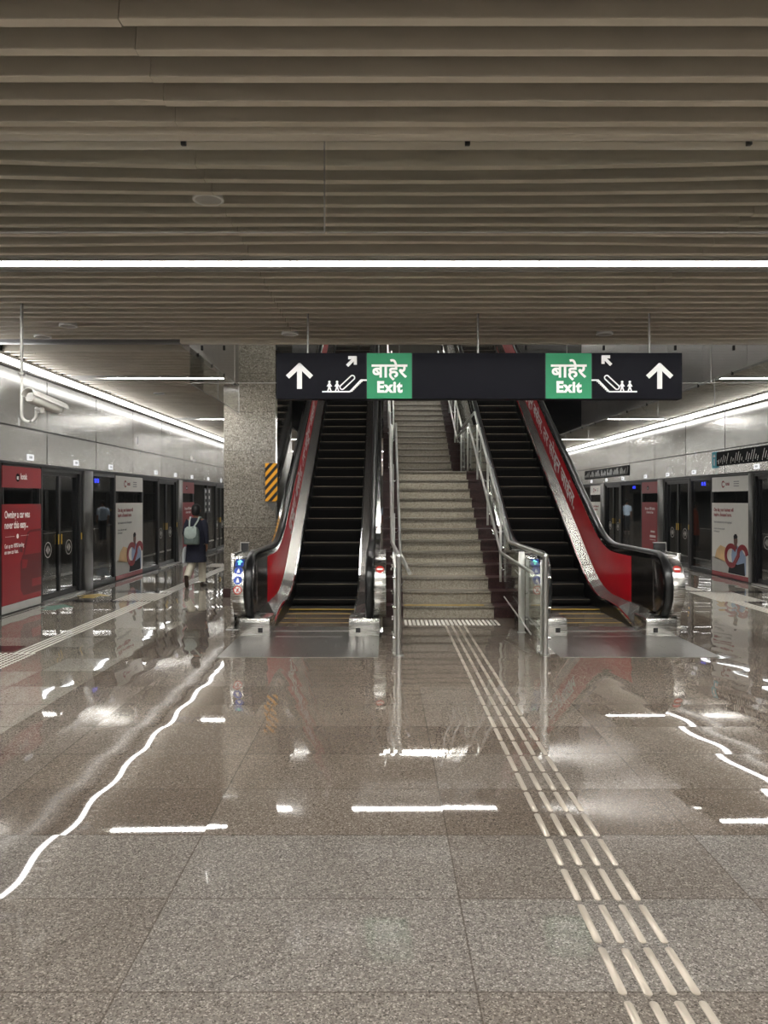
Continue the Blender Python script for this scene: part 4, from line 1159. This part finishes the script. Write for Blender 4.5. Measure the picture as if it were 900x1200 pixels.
    # trousers and shoes
    for s_, hip, kn, an in ((-1, hipL, kneeL, ankL), (1, hipR, kneeR, ankR)):
        b = MB(); up_ = Vector(hip)+Vector((0, 0, .04)); A = Vector(an); K = Vector(kn)
        limb(b, [up_, up_.lerp(K, .5), K, K.lerp(A, .6), A.lerp(K, .02)], [.105, .095, .078, .072, .068]); b.build('trouser_leg', M[bottom], t, smooth=True)
        b = MB()
        if s_ < 0 and a > .1:   # trailing foot up on the toe, sole to the viewer
            c = Vector(an); dn = Vector((0, .24, -.97)).normalized(); fw = Vector((0, .97, .24))
            R_ = []
            for d_, w_, h_ in ((-.05, .025, .02), (-.03, .038, .034), (.05, .036, .034), (.13, .047, .03), (.19, .042, .022), (.215, .02, .012)):
                cc = c+dn*d_*1.0+Vector((0, -.028, 0)); R_.append([cc+Vector((w_*math.cos(2*PI*q/12), 0, 0))+fw*(h_*math.sin(2*PI*q/12)) for q in range(12)])
            b.rings(R_)
        else:
            R_ = []
            for d_, w_, h_ in ((-.07, .022, .03), (-.05, .036, .045), (.02, .038, .05), (.10, .046, .036), (.17, .042, .026), (.20, .02, .015)):
                R_.append([(an[0]+w_*math.cos(2*PI*q/12), an[1]+d_, max(.002, h_+h_*math.sin(2*PI*q/12))) for q in range(12)])
            b.rings(R_)
        b.build('shoe', M['shoe'], t, smooth=True)
    t.location = loc; t.rotation_euler = (0, 0, rz); t.scale = (sc, sc, sc)
    return t, arms
PLOC = (-3.56, 14.55, 0)
w, arms = person(PLOC, -.10, 'person walking away in a navy kurta and cream trousers with a backpack', 'navy', 'cream', True, .935, .30)
def place_like(o):
    o.location = PLOC; o.rotation_euler = (0, 0, -.10); o.scale = (.935,)*3
bp = thing('backpack', 'grey green backpack on the back of the person in the navy kurta', 'backpack')
b = MB(); R_ = []
for z, wx, dy in ((.86, .13, .05), (.88, .155, .08), (1.0, .160, .085), (1.12, .150, .080), (1.20, .12, .065), (1.225, .08, .04)):
    R_.append([(-.02+wx*f*math.cos(a), -.20+dy*f*math.sin(a), z) for a in [2*PI*q/24 for q in range(24)] for f in [(abs(math.cos(a))**3.2+abs(math.sin(a))**3.2)**(-1/3.2)]])
b.rings(R_); bag = b.build('bag_body', M['bagcloth'], bp, smooth=True)
b = MB(); R_ = []
for z, wx, y in ((1.225, .085, -.235), (1.19, .115, -.268), (1.08, .125, -.294), (1.02, .10, -.294), (.985, .05, -.290)):
    R_.append([(-.02-wx, y+.02, z), (-.02+wx, y+.02, z), (-.02+wx, y-.004, z-.004), (-.02, y-.012, z-.004), (-.02-wx, y-.004, z-.004)])
b.rings(R_); b.build('flap', M['bagpale'], bp, smooth=True)
b = MB(); b.box(-.10, .06, -.296, -.27, .89, .975); b.build('front_pocket', M['bagcloth'], bp, bevel=.01)
for s_ in (-1, 1):
    b = MB(); R_ = []
    for p in ((s_*.045-.02, -.205, 1.21), (s_*.085, -.14, 1.33), (s_*.095, -.07, 1.408), (s_*.098, 0, 1.412), (s_*.10, .08, 1.36), (s_*.11, .125, 1.25)):
        p = Vector(p); R_.append([p+Vector((-.016, 0, 0)), p+Vector((.016, 0, 0)), p+Vector((.016, -.004, .010)), p+Vector((-.016, -.004, .010))])
    b.rings(R_); b.build('strap', M['bagpale'], bp, smooth=True)
place_like(bp)
cb = thing('carrier_bag', 'white carrier bag at the left side of the person in navy', 'bag')
aL = arms[-1][1]
b = MB(); R_ = []
for z, wx, dy in ((.46, .04, .10), (.48, .055, .14), (.62, .06, .15), (.76, .035, .10), (.80, .015, .05)):
    R_.append([(aL[0]-.055+wx*math.cos(a), aL[1]+.02+dy*math.sin(a), z) for a in [2*PI*q/16 for q in range(16)]])
b.rings(R_); b.build('bag_body', M['whitebag'], cb, smooth=True)
b = MB(); b.tube([(aL[0]-.055, aL[1]-.03, .79), (aL[0]-.02, aL[1]+.01, .80), (aL[0]-.055, aL[1]+.06, .79)], .006, 8); b.build('handle', M['whitebag'], cb, smooth=True)
place_like(cb)
person((2.2, 38.8, 0), PI, 'person in pale blue shirt far behind the stairs, mirrored in the right glass', 'shirt', 'trousers', False, 1.0, 0)
person((.14, 30.0, 0), PI, 'person in pale blue shirt behind the stairs, mirrored in the left glass', 'shirt', 'trousers', False, .98, 0)
person((4.1, 25.6, 0), PI*.6, 'person in a rust coloured top behind the right escalator, mirrored in the glass', 'rust', 'trousers', True, .95, .15)

# ------------------------------------------------------------------ camera and render look
cam = bpy.data.cameras.new('camera'); co = bpy.data.objects.new('camera', cam); COL.objects.link(co)
co.location = (0, 0, H); co.rotation_euler = (PI/2, 0, 0)
cam.sensor_fit = 'VERTICAL'; cam.sensor_height = 36.0; cam.lens = 900/1200*36.0
cam.shift_y = (586-600)/1200; cam.clip_start = .05; cam.clip_end = 200
S.camera = co
wd = bpy.data.worlds.new('world'); S.world = wd; wd.use_nodes = True
wd.node_tree.nodes['Background'].inputs[0].default_value = (.02, .02, .02, 1); wd.node_tree.nodes['Background'].inputs[1].default_value = .3
S.view_settings.view_transform = 'Standard'; S.view_settings.look = 'None'; S.view_settings.gamma = 1; S.view_settings.exposure = 0.22
S.view_settings.use_curve_mapping = False
c = S.cycles
c.max_bounces = 10; c.diffuse_bounces = 5; c.glossy_bounces = 6; c.transparent_max_bounces = 24; c.transmission_bounces = 6
c.caustics_reflective = False; c.caustics_refractive = False; c.sample_clamp_indirect = 12
c.use_denoising = True
